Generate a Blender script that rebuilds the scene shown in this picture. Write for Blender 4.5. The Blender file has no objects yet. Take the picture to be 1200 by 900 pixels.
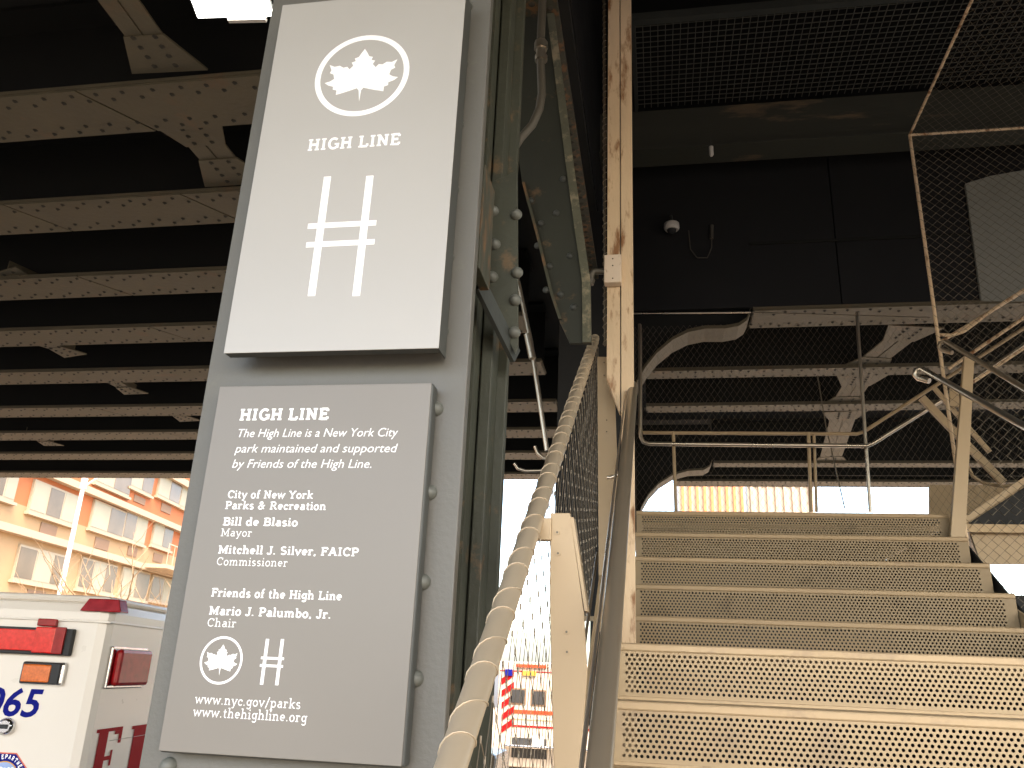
import bpy, bmesh, math, random
from mathutils import Vector, Matrix
random.seed(7)
sc = bpy.context.scene
C = sc.collection
# ------------------------------------------------------------------ camera
F = 965.0
EYE = Vector((0, 0, 2.3))                      # metres above the street
Yc = Vector((172, 347, F)).normalized()        # the stairs' direction, in camera space (right, down, forward)
Zc = Vector((122, -2744, F)); Zc -= Yc * Zc.dot(Yc); Zc.normalize()
Xc = Yc.cross(Zc)
def c2w(d): return Vector((d.dot(Xc), d.dot(Yc), d.dot(Zc)))
def ray(px, py): return c2w(Vector((px - 600, py - 450, F)))
def onY(px, py, y): r = ray(px, py); return EYE + r * (y / r.y)
def onX(px, py, x): r = ray(px, py); return EYE + r * (x / r.x)
def onZ(px, py, z): r = ray(px, py); return EYE + r * ((z - EYE.z) / r.z)
R_, D_, F_ = c2w(Vector((1, 0, 0))), c2w(Vector((0, 1, 0))), c2w(Vector((0, 0, 1)))
cam = bpy.data.cameras.new('camera'); co = bpy.data.objects.new('camera', cam); C.objects.link(co)
cam.sensor_width = 36; cam.lens = F / 1200 * 36; cam.clip_start = 0.02; cam.clip_end = 3000
M = Matrix((R_, -D_, -F_)).transposed().to_4x4(); M.translation = EYE
co.matrix_world = M; sc.camera = co
# ------------------------------------------------------------------ sky, sun, exposure
SUN_EL, SUN_AZ = 54, 148                       # azimuth measured clockwise from +Y
w = bpy.data.worlds.new('World'); sc.world = w; w.use_nodes = True
nt = w.node_tree; bg = nt.nodes['Background']; sk = nt.nodes.new('ShaderNodeTexSky')
sk.sky_type = 'NISHITA'; sk.sun_disc = False; sk.sun_elevation = math.radians(SUN_EL); sk.sun_rotation = math.radians(SUN_AZ)
sk.air_density = 1.0; sk.dust_density = 4.0
tint = nt.nodes.new('ShaderNodeMix'); tint.data_type = 'RGBA'; tint.blend_type = 'MULTIPLY'; tint.inputs['Factor'].default_value = 1
nt.links.new(sk.outputs[0], tint.inputs['A']); tint.inputs['B'].default_value = (1.05, 1.0, .92, 1); nt.links.new(tint.outputs['Result'], bg.inputs[0])   # hazy warm daylight; bg.inputs[1].default_value = 0.15
sun = bpy.data.lights.new('sun', 'SUN'); so = bpy.data.objects.new('sun', sun); C.objects.link(so)
sun.energy = 2.0; sun.angle = math.radians(0.5); sun.color = (1.0, 0.90, 0.76)
a, e = math.radians(SUN_AZ), math.radians(SUN_EL)
sd = Vector((math.sin(a) * math.cos(e), math.cos(a) * math.cos(e), math.sin(e)))
so.rotation_euler = sd.to_track_quat('Z', 'Y').to_euler(); so.location = (0, -20, 40)
sc.view_settings.view_transform = 'Standard'; sc.view_settings.look = 'None'
sc.view_settings.exposure = 0.55; sc.view_settings.gamma = 1.0
sc.render.engine = 'CYCLES'
sc.cycles.max_bounces = 10; sc.cycles.diffuse_bounces = 6

# ------------------------------------------------------------------ materials
def mat(name, col, rough=0.6, metal=0.0, var=0.12, scale=6.0, bump=0.0, bscale=60, dirt=None, dirt_amt=0.0, dirt_scale=3.0, spec=0.5, stretch=None):
    m = bpy.data.materials.new(name); m.use_nodes = True
    n = m.node_tree.nodes; l = m.node_tree.links; b = n['Principled BSDF']
    b.inputs['Roughness'].default_value = rough; b.inputs['Metallic'].default_value = metal
    b.inputs['Specular IOR Level'].default_value = spec
    tc = n.new('ShaderNodeTexCoord'); src = tc.outputs['Object']
    if stretch:
        mp = n.new('ShaderNodeMapping'); mp.inputs['Scale'].default_value = stretch
        l.new(src, mp.inputs['Vector']); src = mp.outputs[0]
    nz = n.new('ShaderNodeTexNoise'); nz.inputs['Scale'].default_value = scale; nz.inputs['Detail'].default_value = 6
    l.new(src, nz.inputs['Vector'])
    mx = n.new('ShaderNodeMix'); mx.data_type = 'RGBA'
    mx.inputs['A'].default_value = tuple(c * (1 - var) for c in col) + (1,)
    mx.inputs['B'].default_value = tuple(min(1, c * (1 + var)) for c in col) + (1,)
    l.new(nz.outputs[0], mx.inputs['Factor']); out = mx.outputs['Result']
    if dirt:
        n2 = n.new('ShaderNodeTexNoise'); n2.inputs['Scale'].default_value = dirt_scale; n2.inputs['Detail'].default_value = 9
        n2.inputs['Roughness'].default_value = 0.65; l.new(src, n2.inputs['Vector'])
        cr = n.new('ShaderNodeValToRGB'); cr.color_ramp.elements[0].position = 0.62 - dirt_amt * 0.3
        cr.color_ramp.elements[1].position = 0.70 - dirt_amt * 0.2
        l.new(n2.outputs[0], cr.inputs[0])
        m2 = n.new('ShaderNodeMix'); m2.data_type = 'RGBA'; l.new(cr.outputs[0], m2.inputs['Factor'])
        l.new(out, m2.inputs['A']); m2.inputs['B'].default_value = tuple(dirt) + (1,); out = m2.outputs['Result']
    l.new(out, b.inputs['Base Color'])
    rr = n.new('ShaderNodeMapRange'); rr.inputs[3].default_value = max(0, rough - 0.08); rr.inputs[4].default_value = min(1, rough + 0.1)
    l.new(nz.outputs[0], rr.inputs[0]); l.new(rr.outputs[0], b.inputs['Roughness'])
    if bump:
        n3 = n.new('ShaderNodeTexNoise'); n3.inputs['Scale'].default_value = bscale; n3.inputs['Detail'].default_value = 4
        l.new(src, n3.inputs['Vector']); bp = n.new('ShaderNodeBump'); bp.inputs['Strength'].default_value = bump
        bp.inputs['Distance'].default_value = 0.01; l.new(n3.outputs[0], bp.inputs['Height']); l.new(bp.outputs[0], b.inputs['Normal'])
    return m
def emis(name, col, s):
    m = bpy.data.materials.new(name); m.use_nodes = True; b = m.node_tree.nodes['Principled BSDF']
    b.inputs['Base Color'].default_value = tuple(col) + (1,); b.inputs['Emission Color'].default_value = tuple(col) + (1,)
    b.inputs['Emission Strength'].default_value = s; return m
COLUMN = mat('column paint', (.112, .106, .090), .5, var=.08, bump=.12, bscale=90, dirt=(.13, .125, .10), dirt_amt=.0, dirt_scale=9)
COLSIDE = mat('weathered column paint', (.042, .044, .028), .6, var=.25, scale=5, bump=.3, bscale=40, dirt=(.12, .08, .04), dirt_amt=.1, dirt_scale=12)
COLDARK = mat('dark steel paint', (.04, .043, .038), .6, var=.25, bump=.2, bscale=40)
RUSTED = mat('rusted flange paint', (.045, .045, .028), .7, var=.3, scale=8, bump=.5, bscale=30, dirt=(.16, .08, .03), dirt_amt=.4, dirt_scale=14, stretch=(1, 1, .35))
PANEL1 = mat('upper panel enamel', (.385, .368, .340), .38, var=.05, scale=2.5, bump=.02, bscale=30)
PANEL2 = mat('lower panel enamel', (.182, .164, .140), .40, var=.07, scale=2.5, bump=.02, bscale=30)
PEDGE = mat('panel edge', (.06, .062, .055), .5, var=.1)
WHITE = mat('white lettering', (.88, .87, .85), .45, var=.01)
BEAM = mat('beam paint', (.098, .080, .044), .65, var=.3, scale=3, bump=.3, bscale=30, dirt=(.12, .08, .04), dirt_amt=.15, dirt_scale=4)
WEB = mat('shade-dark web paint', (.016, .016, .014), .8, var=.2, spec=.2)  # darkened copy of the beam paint, with the webs' shade put in
RIVET = mat('rivet paint', (.036, .030, .019), .7, var=.2)
SLAB = mat('deck concrete', (.018, .018, .016), .9, var=.3, scale=2)
BLACKP = mat('black cladding', (.012, .012, .012), .6, var=.2, spec=.3)
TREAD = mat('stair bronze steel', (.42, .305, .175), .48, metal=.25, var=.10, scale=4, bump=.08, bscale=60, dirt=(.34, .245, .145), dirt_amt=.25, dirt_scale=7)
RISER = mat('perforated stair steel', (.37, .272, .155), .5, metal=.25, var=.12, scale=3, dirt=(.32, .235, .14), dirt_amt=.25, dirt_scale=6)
CONC = mat('tread concrete', (.28, .25, .2), .8, var=.15, bump=.3, bscale=80)
BRONZE = mat('bronze plate', (.38, .28, .165), .5, metal=.15, var=.07, scale=4, dirt=(.33, .24, .14), dirt_amt=.05)
POST = mat('ochre post paint', (.62, .46, .29), .6, var=.22, scale=7, bump=.35, bscale=50, dirt=(.24, .11, .04), dirt_amt=.30, dirt_scale=16, stretch=(1, 1, .25))
STEEL = mat('brushed stainless', (.52, .46, .38), .28, metal=.9, var=.08, scale=4, bump=.03, bscale=120, stretch=(1, .3, .3))
TUBE = mat('satin guard tube', (.46, .37, .26), .36, metal=.35, var=.06, scale=4)
DARKRAIL = mat('worn handrail steel', (.27, .215, .15), .3, metal=.55, var=.12, scale=3)
WIRE = mat('stainless cable', (.24, .20, .15), .4, metal=.6, var=.1)
DWIRE = mat('dark cable', (.12, .10, .07), .5, metal=.5, var=.1)
ASPH = mat('asphalt', (.055, .05, .045), .9, var=.2, bump=.4, bscale=50)
PAVE = mat('pavement', (.17, .145, .11), .85, var=.1, bump=.2, bscale=30)
BRICK = mat('orange brick', (.31, .095, .028), .8, var=.12, scale=2)
CREAM = mat('cream masonry', (.29, .185, .09), .8, var=.08, scale=2)
LEDGE = mat('stone ledge', (.31, .235, .16), .8, var=.05)
FRAME = mat('window frame paint', (.28, .225, .15), .6, var=.05)
GLASS = mat('window glass', (.12, .09, .06), .2, metal=.0, var=.5, scale=.9, spec=.2)
BLIND = mat('window blind', (.25, .23, .165), .7, var=.12, scale=1.2)
GRILLE = mat('vent grille', (.17, .10, .055), .7, var=.1)
VANW = mat('vehicle white paint', (.66, .60, .52), .3, var=.006, spec=.6)
VANT = mat('vehicle shaded white paint', (.78, .74, .68), .25, var=.02, spec=.6)
REDL = mat('red lens', (.24, .003, .005), .2, var=.45, scale=25, spec=.3)
REDB = mat('bright red lens', (.58, .008, .006), .15, var=.45, scale=40, spec=.5)
AMBER = mat('amber lens', (.55, .11, .005), .15, var=.5, scale=60, spec=.9)
CHROME = mat('chrome', (.7, .7, .7), .12, metal=1.0, var=.05)
RUBBER = mat('black rubber', (.02, .02, .02), .7, var=.1)
NAVY = mat('navy print', (.005, .008, .16), .7, spec=.1, var=.02)
REDP = mat('red print', (.30, .006, .006), .7, spec=.1, var=.05)
ORANGE = mat('orange reflective', (.50, .045, .006), .5, var=.1)
YELL = mat('yellow print', (.60, .30, .03), .5, var=.1)
TREEM = mat('bark', (.30, .20, .11), .9, var=.2)
POLE = mat('pale pole paint', (.50, .44, .42), .5, var=.03)
PLASTIC = mat('white plastic', (.62, .58, .52), .5, var=.04)
CONDUIT = mat('conduit grey', (.085, .075, .058), .5, metal=.2, var=.15)
BOXM = mat('pale metal box', (.62, .50, .38), .5, var=.06, scale=9, dirt=(.3, .2, .12), dirt_amt=.1, dirt_scale=20)
LAMPE = emis('lamp diffuser', (1.0, .98, .9), 14)
LITPATCH = mat('pale light-patch paint', (.26, .26, .22), .5, var=.08)  # light on the dark well wall, put into the colour
FARW = mat('pale glazed facade', (.42, .34, .25), .6, var=.06, scale=.4)

# ------------------------------------------------------------------ mesh collector
def frame_for(d):
    d = d.normalized(); up = Vector((0, 0, 1)) if abs(d.z) < .95 else Vector((1, 0, 0))
    a = d.cross(up).normalized(); return a, d.cross(a).normalized()
class MB:
    def __init__(s): s.v = []; s.f = []; s.sm = []
    def add(s, vs, fs, smooth=False):
        o = len(s.v); s.v += [tuple(v) for v in vs]; s.f += [tuple(i + o for i in f) for f in fs]; s.sm += [smooth] * len(fs); return s
    def box(s, lo, hi, mtx=None):
        x0, y0, z0 = lo; x1, y1, z1 = hi
        v = [Vector(p) for p in ((x0,y0,z0),(x1,y0,z0),(x1,y1,z0),(x0,y1,z0),(x0,y0,z1),(x1,y0,z1),(x1,y1,z1),(x0,y1,z1))]
        if mtx: v = [mtx @ p for p in v]
        return s.add(v, [(0,3,2,1),(4,5,6,7),(0,1,5,4),(1,2,6,5),(2,3,7,6),(3,0,4,7)])
    def beam(s, a, b, wd, ht):                # rectangular bar a -> b
        a = Vector(a); b = Vector(b); u, v = frame_for(b - a); u = u * wd / 2; v = v * ht / 2
        vs = [a-u-v, a+u-v, a+u+v, a-u+v, b-u-v, b+u-v, b+u+v, b-u+v]
        return s.add(vs, [(0,3,2,1),(4,5,6,7),(0,1,5,4),(1,2,6,5),(2,3,7,6),(3,0,4,7)])
    def prism(s, pts, off):                   # polygon pts extruded by off
        off = Vector(off); n = len(pts); a = [Vector(p) for p in pts]; b = [p + off for p in a]
        fs = [tuple(range(n))[::-1], tuple(range(n, 2*n))] + [(i, (i+1) % n, n + (i+1) % n, n + i) for i in range(n)]
        return s.add(a + b, fs)
    def tube(s, pts, r, n=8, caps=True):
        pts = [Vector(p) for p in pts]; k = len(pts); rings = []
        d0 = (pts[1] - pts[0]); u, _ = frame_for(d0)
        for i, p in enumerate(pts):
            d = (pts[min(i+1, k-1)] - pts[max(i-1, 0)]).normalized()
            u = (u - d * u.dot(d)).normalized(); v = d.cross(u)
            rr = r[i] if isinstance(r, (list, tuple)) else r
            rings.append([p + (u * math.cos(2*math.pi*j/n) + v * math.sin(2*math.pi*j/n)) * rr for j in range(n)])
        vs = [q for g in rings for q in g]; fs = []
        for i in range(k-1):
            for j in range(n): fs.append((i*n+j, i*n+(j+1) % n, (i+1)*n+(j+1) % n, (i+1)*n+j))
        s.add(vs, fs, n > 4)
        if caps: s.add(rings[0], [tuple(range(n))[::-1]]); s.add(rings[-1], [tuple(range(n))])
        return s
    def dome(s, c, nrm, r, n=6, rings=1, h=None):
        c = Vector(c); nrm = Vector(nrm).normalized(); u, v = frame_for(nrm); h = h or r * .75; vs = []; fs = []
        for i in range(rings + 1):
            t = i / (rings + 1) * math.pi / 2
            for j in range(n):
                q = 2*math.pi*j/n; vs.append(c + (u*math.cos(q) + v*math.sin(q)) * r * math.cos(t) + nrm * h * math.sin(t))
        vs.append(c + nrm * h)
        for i in range(rings):
            for j in range(n): fs.append((i*n+j, i*n+(j+1) % n, (i+1)*n+(j+1) % n, (i+1)*n+j))
        for j in range(n): fs.append((rings*n+j, rings*n+(j+1) % n, len(vs)-1))
        return s.add(vs, fs, True)
    def build(s, name, m, parent=None, bevel=0, recalc=True):
        me = bpy.data.meshes.new(name); me.from_pydata(s.v, [], s.f)
        me.polygons.foreach_set('use_smooth', s.sm)
        if recalc:
            bm = bmesh.new(); bm.from_mesh(me); bmesh.ops.recalc_face_normals(bm, faces=bm.faces); bm.to_mesh(me); bm.free()
        me.materials.append(m); me.update()
        o = bpy.data.objects.new(name, me); C.objects.link(o)
        if parent: o.parent = parent; o.matrix_parent_inverse = Matrix.Translation(-parent.location)
        if bevel:
            b = o.modifiers.new('bevel', 'BEVEL'); b.width = bevel; b.segments = 2; b.limit_method = 'ANGLE'
        return o
def tag(o, label, cat=None, group=None, kind=None):
    if label: o['label'] = label
    if cat: o['category'] = cat
    if group: o['group'] = group
    if kind: o['kind'] = kind
    return o
def empty(name, loc, label, cat, group=None):
    o = bpy.data.objects.new(name, None); C.objects.link(o); o.location = loc; o.empty_display_size = .1
    return tag(o, label, cat, group)
def struct(o): o['kind'] = 'structure'; return o
def stuff(o): o['kind'] = 'stuff'; return o

# ------------------------------------------------------------------ ground
G = 0.0
g = MB().add([(-1500,-1500,G),(1500,-1500,G),(1500,1500,G),(-1500,1500,G)], [(0,1,2,3)]); struct(g.build('ground', ASPH))
pv = MB(); pv.box((-3.2, -4, -.05), (9, 15.5, .12)); struct(pv.build('pavement', PAVE))
pv = MB(); pv.box((-30, 15.6, -.05), (40, 58, .10)); struct(pv.build('bounce_ground', mat('added bounce paving', (.36, .28, .19), .85, var=.1, bump=.2, bscale=20)))  # pale paving added to bounce sunlight onto the far beams
H = EYE.z + 3.0                                # underside of the viaduct beams

# ------------------------------------------------------------------ viaduct (one structure with its parts)
via = empty('viaduct', (0, 5, H), 'dark riveted steel railway viaduct with rows of cross beams overhead', 'viaduct')
T = [.40, .76, 1.18, 1.535, 1.90, 2.254, 2.633, 3.062, 3.441, 3.832, 4.268]   # centre distance over height of the left beams
XL, XR = -16.0, -1.12
def beam_line(t, x0, x1, rivets=True, fw=.40, splices=(), y=None):
    yc = y if y is not None else t * 3.0
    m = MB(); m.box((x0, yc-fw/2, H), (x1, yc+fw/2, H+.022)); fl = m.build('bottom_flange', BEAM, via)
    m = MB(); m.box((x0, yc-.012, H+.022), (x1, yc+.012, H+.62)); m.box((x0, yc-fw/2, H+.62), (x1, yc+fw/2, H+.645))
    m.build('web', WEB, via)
    x0v = max(x0, -.95*yc - 1.5); x1v = min(x1, .62*yc + 1)
    cuts = sorted(s for s in splices)
    m = MB()                                    # cover plates below the flange, gaps between them are the dark seams
    xs = [x0] + list(cuts) + [x1]
    for i in range(len(xs)-1):
        a_, b_ = xs[i] + .008, xs[i+1] - .008; sk_ = .13 if i else 0; se = .13 if i < len(xs)-2 else 0
        m.prism([(a_ - sk_, yc-fw/2+.004, H-.014), (b_ - se, yc-fw/2+.004, H-.014), (b_ + se, yc+fw/2-.004, H-.014), (a_ + sk_, yc+fw/2-.004, H-.014)], (0, 0, .013))
    m.build('cover_plate', BEAM, via)
    if rivets:
        m = MB(); x = x0v; k = 0
        while x < x1v:
            for sg in (-1, 1):
                yo = (.155 if (k % 2) else .105) * sg * fw / .4
                m.dome((x + .012 * math.sin(k*7.1+sg), yc + yo, H-.013), (0, 0, -1), .0175, 6, 0, .014)
            x += .085; k += 1
        stuff(m.build('rivets', RIVET, via))
    return yc
for i, t in enumerate(T):
    rr = random.Random(i)
    px_cut = {2: [130], 3: [238, 14], 4: [112], 5: [195]}.get(i, [])
    sp = [onZ(p, 230 if i == 3 else (120 if i == 2 else (325 if i == 4 else 385)), H).x for p in px_cut]
    far = [ -6 - 3*rr.random() ] if not sp else []
    beam_line(t, XL, XR, splices=sorted(sp + far))
# lateral bracing between the beams (all at flange level)
def brace(p0, p1, wd=.20, gus=(.34, .30)):
    p0 = onZ(p0[0], p0[1], H + .03); p1 = onZ(p1[0], p1[1], H + .03); d = (p1 - p0).normalized(); s_ = d.cross(Vector((0, 0, 1))).normalized()
    m = MB(); m.beam(p0 - s_*wd*.27, p1 - s_*wd*.27, wd*.48, .012); m.beam(p0 + s_*wd*.27, p1 + s_*wd*.27, wd*.48, .012)
    m.beam(p0 + Vector((0, 0, .05)), p1 + Vector((0, 0, .05)), .012, .1)
    m.build('lateral_brace', BEAM, via)
    for p, q in ((p0, d), (p1, -d)):
        g1, g2 = gus; z = Vector((0, 0, -.012))
        m = MB(); m.prism([p - s_*g1/2 - q*.03 + z, p + s_*g1/2 - q*.03 + z, p + s_*wd*.55 + q*g2 + z, p - s_*wd*.55 + q*g2 + z], (0, 0, .012))
        m.build('gusset_plate', BEAM, via)
        m = MB()
        for a_ in (.02, .09, .16, .23):
            for b_ in (-.06, .06): m.dome(p + q*a_ + s_*b_ + z, (0, 0, -1), .0175, 6, 0, .014)
        stuff(m.build('rivets', RIVET, via))
brace((88, -70), (196, 78), .20, (.44, .24))
brace((215, 138), (278, 212), .24, (.50, .26))
for a_, b_ in (((42, 397), (86, 415)), ((118, 440), (158, 460)), ((196, 480), (222, 492)), ((30, 508), (62, 521)), ((60, 397-56), (8, 374-56))):
    brace(a_, b_, .18, (.34, .22))
# longitudinal girder over the column line
m = MB(); m.box((-.80, -4.6, H-.02), (-.42, 13.2, H+.01)); m.build('girder_flange', RUSTED, via)
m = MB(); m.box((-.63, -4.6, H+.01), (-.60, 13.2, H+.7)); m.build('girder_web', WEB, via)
m = MB()
for k in range(150):
    for xx in (-.76, -.68, -.54, -.46): m.dome((xx, 1.9 + k*.075 + (.035 if xx in (-.68, -.46) else 0), H-.02), (0, 0, -1), .0175, 6, 0, .013)
stuff(m.build('rivets', RIVET, via))
# beams right of the girder
def right_t(py): r = ray(900, py); return r.y / r.z
RB = [(118, 172), (362, 382.6), (431, 440.5), (473, 481), (541.5, 546.5), (563, 569.5)]
RY = []
for i, (a_, b_) in enumerate(RB):
    y0, y1 = right_t(a_) * 3, right_t(b_) * 3; yc = (y0 + y1) / 2; fw = max(.24, abs(y1 - y0)); RY.append(yc)
    if i == 0: continue
    x0 = -.42 if i == 0 else onY((0, 880, 757, 757, 836, 790)[i], (0, 372, 436, 476, 544, 566)[i], yc).x
    sp = []
    if i == 1: sp = []
    beam_line(0, x0, 12, fw=fw, y=yc, splices=sp, rivets=(i != 0))
for y in (-1.4, -2.6, -3.8):
    beam_line(0, -.42, 12, y=y, rivets=False)
brace((1072, 383), (1012, 431), .26, (.5, .30)); brace((1010, 440), (988, 474), .26, (.5, .30)); brace((990, 482), (972, 541), .28, (.5, .3))
# curved haunches (bottom flange sweeps down to a hidden column)
def haunch(pts, yc, fw, top_px):
    P = [onY(x, y, yc) for x, y in pts]
    m = MB(); vs = []; n = len(P)
    for p in P: vs += [(p.x, yc-fw/2, p.z), (p.x, yc+fw/2, p.z), (p.x, yc-fw/2, p.z+.03), (p.x, yc+fw/2, p.z+.03)]
    fs = []
    for i in range(n-1):
        a_ = i*4; b_ = a_+4; fs += [(a_, a_+1, b_+1, b_), (a_+2, b_+2, b_+3, a_+3), (a_, b_, b_+2, a_+2), (a_+1, a_+3, b_+3, b_+1)]
    fs += [(0, 2, 3, 1), (4*n-4, 4*n-3, 4*n-1, 4*n-2)]
    m.add(vs, fs, False); m.build('curved_flange', BEAM, via)
    m = MB(); zt = H + .6
    for i in range(n-1):
        a_, b_ = P[i], P[i+1]
        m.prism([(a_.x, yc-.012, a_.z+.02), (b_.x, yc-.012, b_.z+.02), (b_.x, yc-.012, zt), (a_.x, yc-.012, zt)], (0, .024, 0))
    m.build('haunch_web', WEB, via)
haunch([(878, 369), (877, 376), (873, 384), (864, 390), (848, 393), (825, 393), (806, 397), (788, 406), (770, 421), (757, 437), (748, 452), (741, 472)], RY[1], .30, 0)
haunch([(834, 543), (831, 550), (824, 554), (806, 555), (788, 560), (772, 570), (760, 583), (752, 597), (747, 615), (744, 650)], RY[4], .34, 0)
m = MB(); q = onY(741, 540, RY[4]); m.box((q.x-.5, RY[4]-.2, G), (q.x+.02, RY[4]+.2, H)); m.build('far_column', COLDARK, via)
q = onY(744, 540, RY[1]); m = MB(); m.box((q.x-.35, RY[1]-.15, G), (q.x-.05, RY[1]+.15, H)); m.build('inner_column', COLDARK, via)
HW = EYE.z + 8.6
m = MB(); m.box((-16, -4.6, H+.66), (-.45, 13.6, H+.9)); m.box((-.449, -4.6, H+.66), (14, -1.0, H+.9)); m.box((-.449, 6.95, H+.66), (14, 13.6, H+.9)); m.box((7.2, -.999, H+.66), (14, 6.949, H+.9)); m.build('deck_slab', SLAB, via)
m = MB(); m.box((-.47, -1, H+.7), (-.44, 6.9, HW)); m.box((7.0, -1, H+.05), (7.03, 6.9, HW)); m.box((-.439, -1.03, H+.05), (6.999, -1.0, HW)); m.box((-.47, -1.03, HW), (7.03, 7.0, HW+.05)); m.build('well_wall', BLACKP, via)
m = MB(); m.box((-16, 12.9, H+.05), (14, 12.95, H+.66)); m.build('edge_girder_web', WEB, via)
# dark cladding over the stair well
wy = RY[1] - .17; m = MB(); m.box((-.437, wy+.04, H+.04), (6.98, wy+.06, HW)); m.build('sun_stop_sheet', BLACKP, via); seam = onY(983, 320, wy).x  # sheet added behind the seam to stop sunlight leaking through
m = MB(); m.box((-.438, wy, H+.03), (seam-.004, wy+.03, HW)); m.build('cladding_panel', BLACKP, via, bevel=.003)
m = MB(); m.box((seam+.004, wy, H+.03), (6.99, wy+.03, HW)); m.build('cladding_panel', BLACKP, via, bevel=.003)
# deep beam across the top of the well
yb = wy - .45
b0, b1 = onY(900, 172, yb).z, onY(900, 120, yb).z
m = MB(); m.box((-.438, yb, b0), (6.99, yb+.03, b1)); m.box((-.438, yb-.10, b0-.02), (6.99, yb+.16, b0-.001)); m.build('well_beam', mat('old beam paint', (.045, .045, .033), .7, var=.25, scale=5, bump=.2, bscale=30, dirt=(.14, .10, .06), dirt_amt=.02, dirt_scale=3, stretch=(.35, 1, 1.5)), via)
# ------------------------------------------------------------------ main column with flanges, web, rivets
FY = 1.60                                        # front face of the column
def cx(px, py, y=FY): return onY(px, py, y).x
xl = (cx(318, 0) + cx(167, 890)) / 2; xr = (cx(575, 0) + cx(535, 650)) / 2
RYc = 2.08
col = empty('steel_column', ((xl+xr)/2, FY+.2, G), 'grey riveted steel column carrying the two grey park panels', 'column')
m = MB(); m.box((xl, FY, G), (xr, FY+.03, H+.3)); m.build('front_plate', COLUMN, col, bevel=.003)
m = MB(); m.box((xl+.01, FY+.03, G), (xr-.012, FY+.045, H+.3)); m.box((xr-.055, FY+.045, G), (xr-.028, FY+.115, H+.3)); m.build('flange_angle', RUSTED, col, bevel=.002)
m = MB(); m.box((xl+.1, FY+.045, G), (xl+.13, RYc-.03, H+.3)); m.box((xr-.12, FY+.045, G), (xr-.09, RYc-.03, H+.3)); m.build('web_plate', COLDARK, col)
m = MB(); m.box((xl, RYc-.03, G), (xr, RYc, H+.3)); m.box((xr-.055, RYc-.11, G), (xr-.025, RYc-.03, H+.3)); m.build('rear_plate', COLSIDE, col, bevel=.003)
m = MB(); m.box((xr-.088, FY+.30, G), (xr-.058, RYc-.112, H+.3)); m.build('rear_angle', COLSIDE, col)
rz = [onY(545, 30, FY), onY(540, 73, FY), onY(535, 147, FY), onY(530, 226, FY), onY(524, 306, FY), onY(518, 393, FY), onY(512, 483, FY), onY(504, 578, FY), onY(496, 682, FY), onY(488, 795, FY)]
rx = sum(p.x for p in rz) / len(rz)
st = (rz[-1].z - rz[2].z) / 7
zz = rz[2].z - 3*st
rivz = []
while zz > .2: zz += st
for k in range(-4, 30):
    z = rz[2].z + k*st
    if .2 < z < H + .2: rivz.append(z)
riv = MB().dome((0, 0, 0), (0, -1, 0), .0165, 14, 4, .019).build('rivet', mat('rivet head paint', (.11, .112, .095), .5), col)
rme = riv.data
def put_rivet(loc, first=[True], mtx=None):
    global riv
    if first[0]: o = riv; first[0] = False
    else: o = bpy.data.objects.new('rivet', rme); C.objects.link(o); o.parent = col
    o.matrix_parent_inverse = Matrix.Translation(-col.location); o.location = loc
    if mtx: o.rotation_euler = mtx
    return o
for z in rivz:
    put_rivet((rx, FY, z)); put_rivet((xl + (xr - rx), FY, z))
# bracket plate on the column's right flank, with rivets
gp = [onY(*p, RYc-.14) for p in ((573, 214), (606, 200), (607, 405), (603, 414), (565, 336))]
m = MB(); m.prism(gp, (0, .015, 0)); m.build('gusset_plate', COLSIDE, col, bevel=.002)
for p in ((578, 248), (580, 287), (577, 325), (605, 252), (606, 320), (604, 352), (603, 390)):
    q = onY(*p, RYc-.14); put_rivet((q.x, q.y, q.z))
a_, b_ = onY(570, 212, FY+.12), onY(561, 330, FY+.12)
m = MB(); m.box((a_.x-.012, FY+.05, b_.z), (a_.x+.012, FY+.17, a_.z)); m.build('stiffener_plate', RUSTED, col, bevel=.002)
a_, b_ = onY(562, 333, FY+.2), onY(604, 418, RYc-.1)
m = MB(); m.beam(a_, b_, .012, .05); m.build('stiffener_plate', COLDARK, col)

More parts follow.
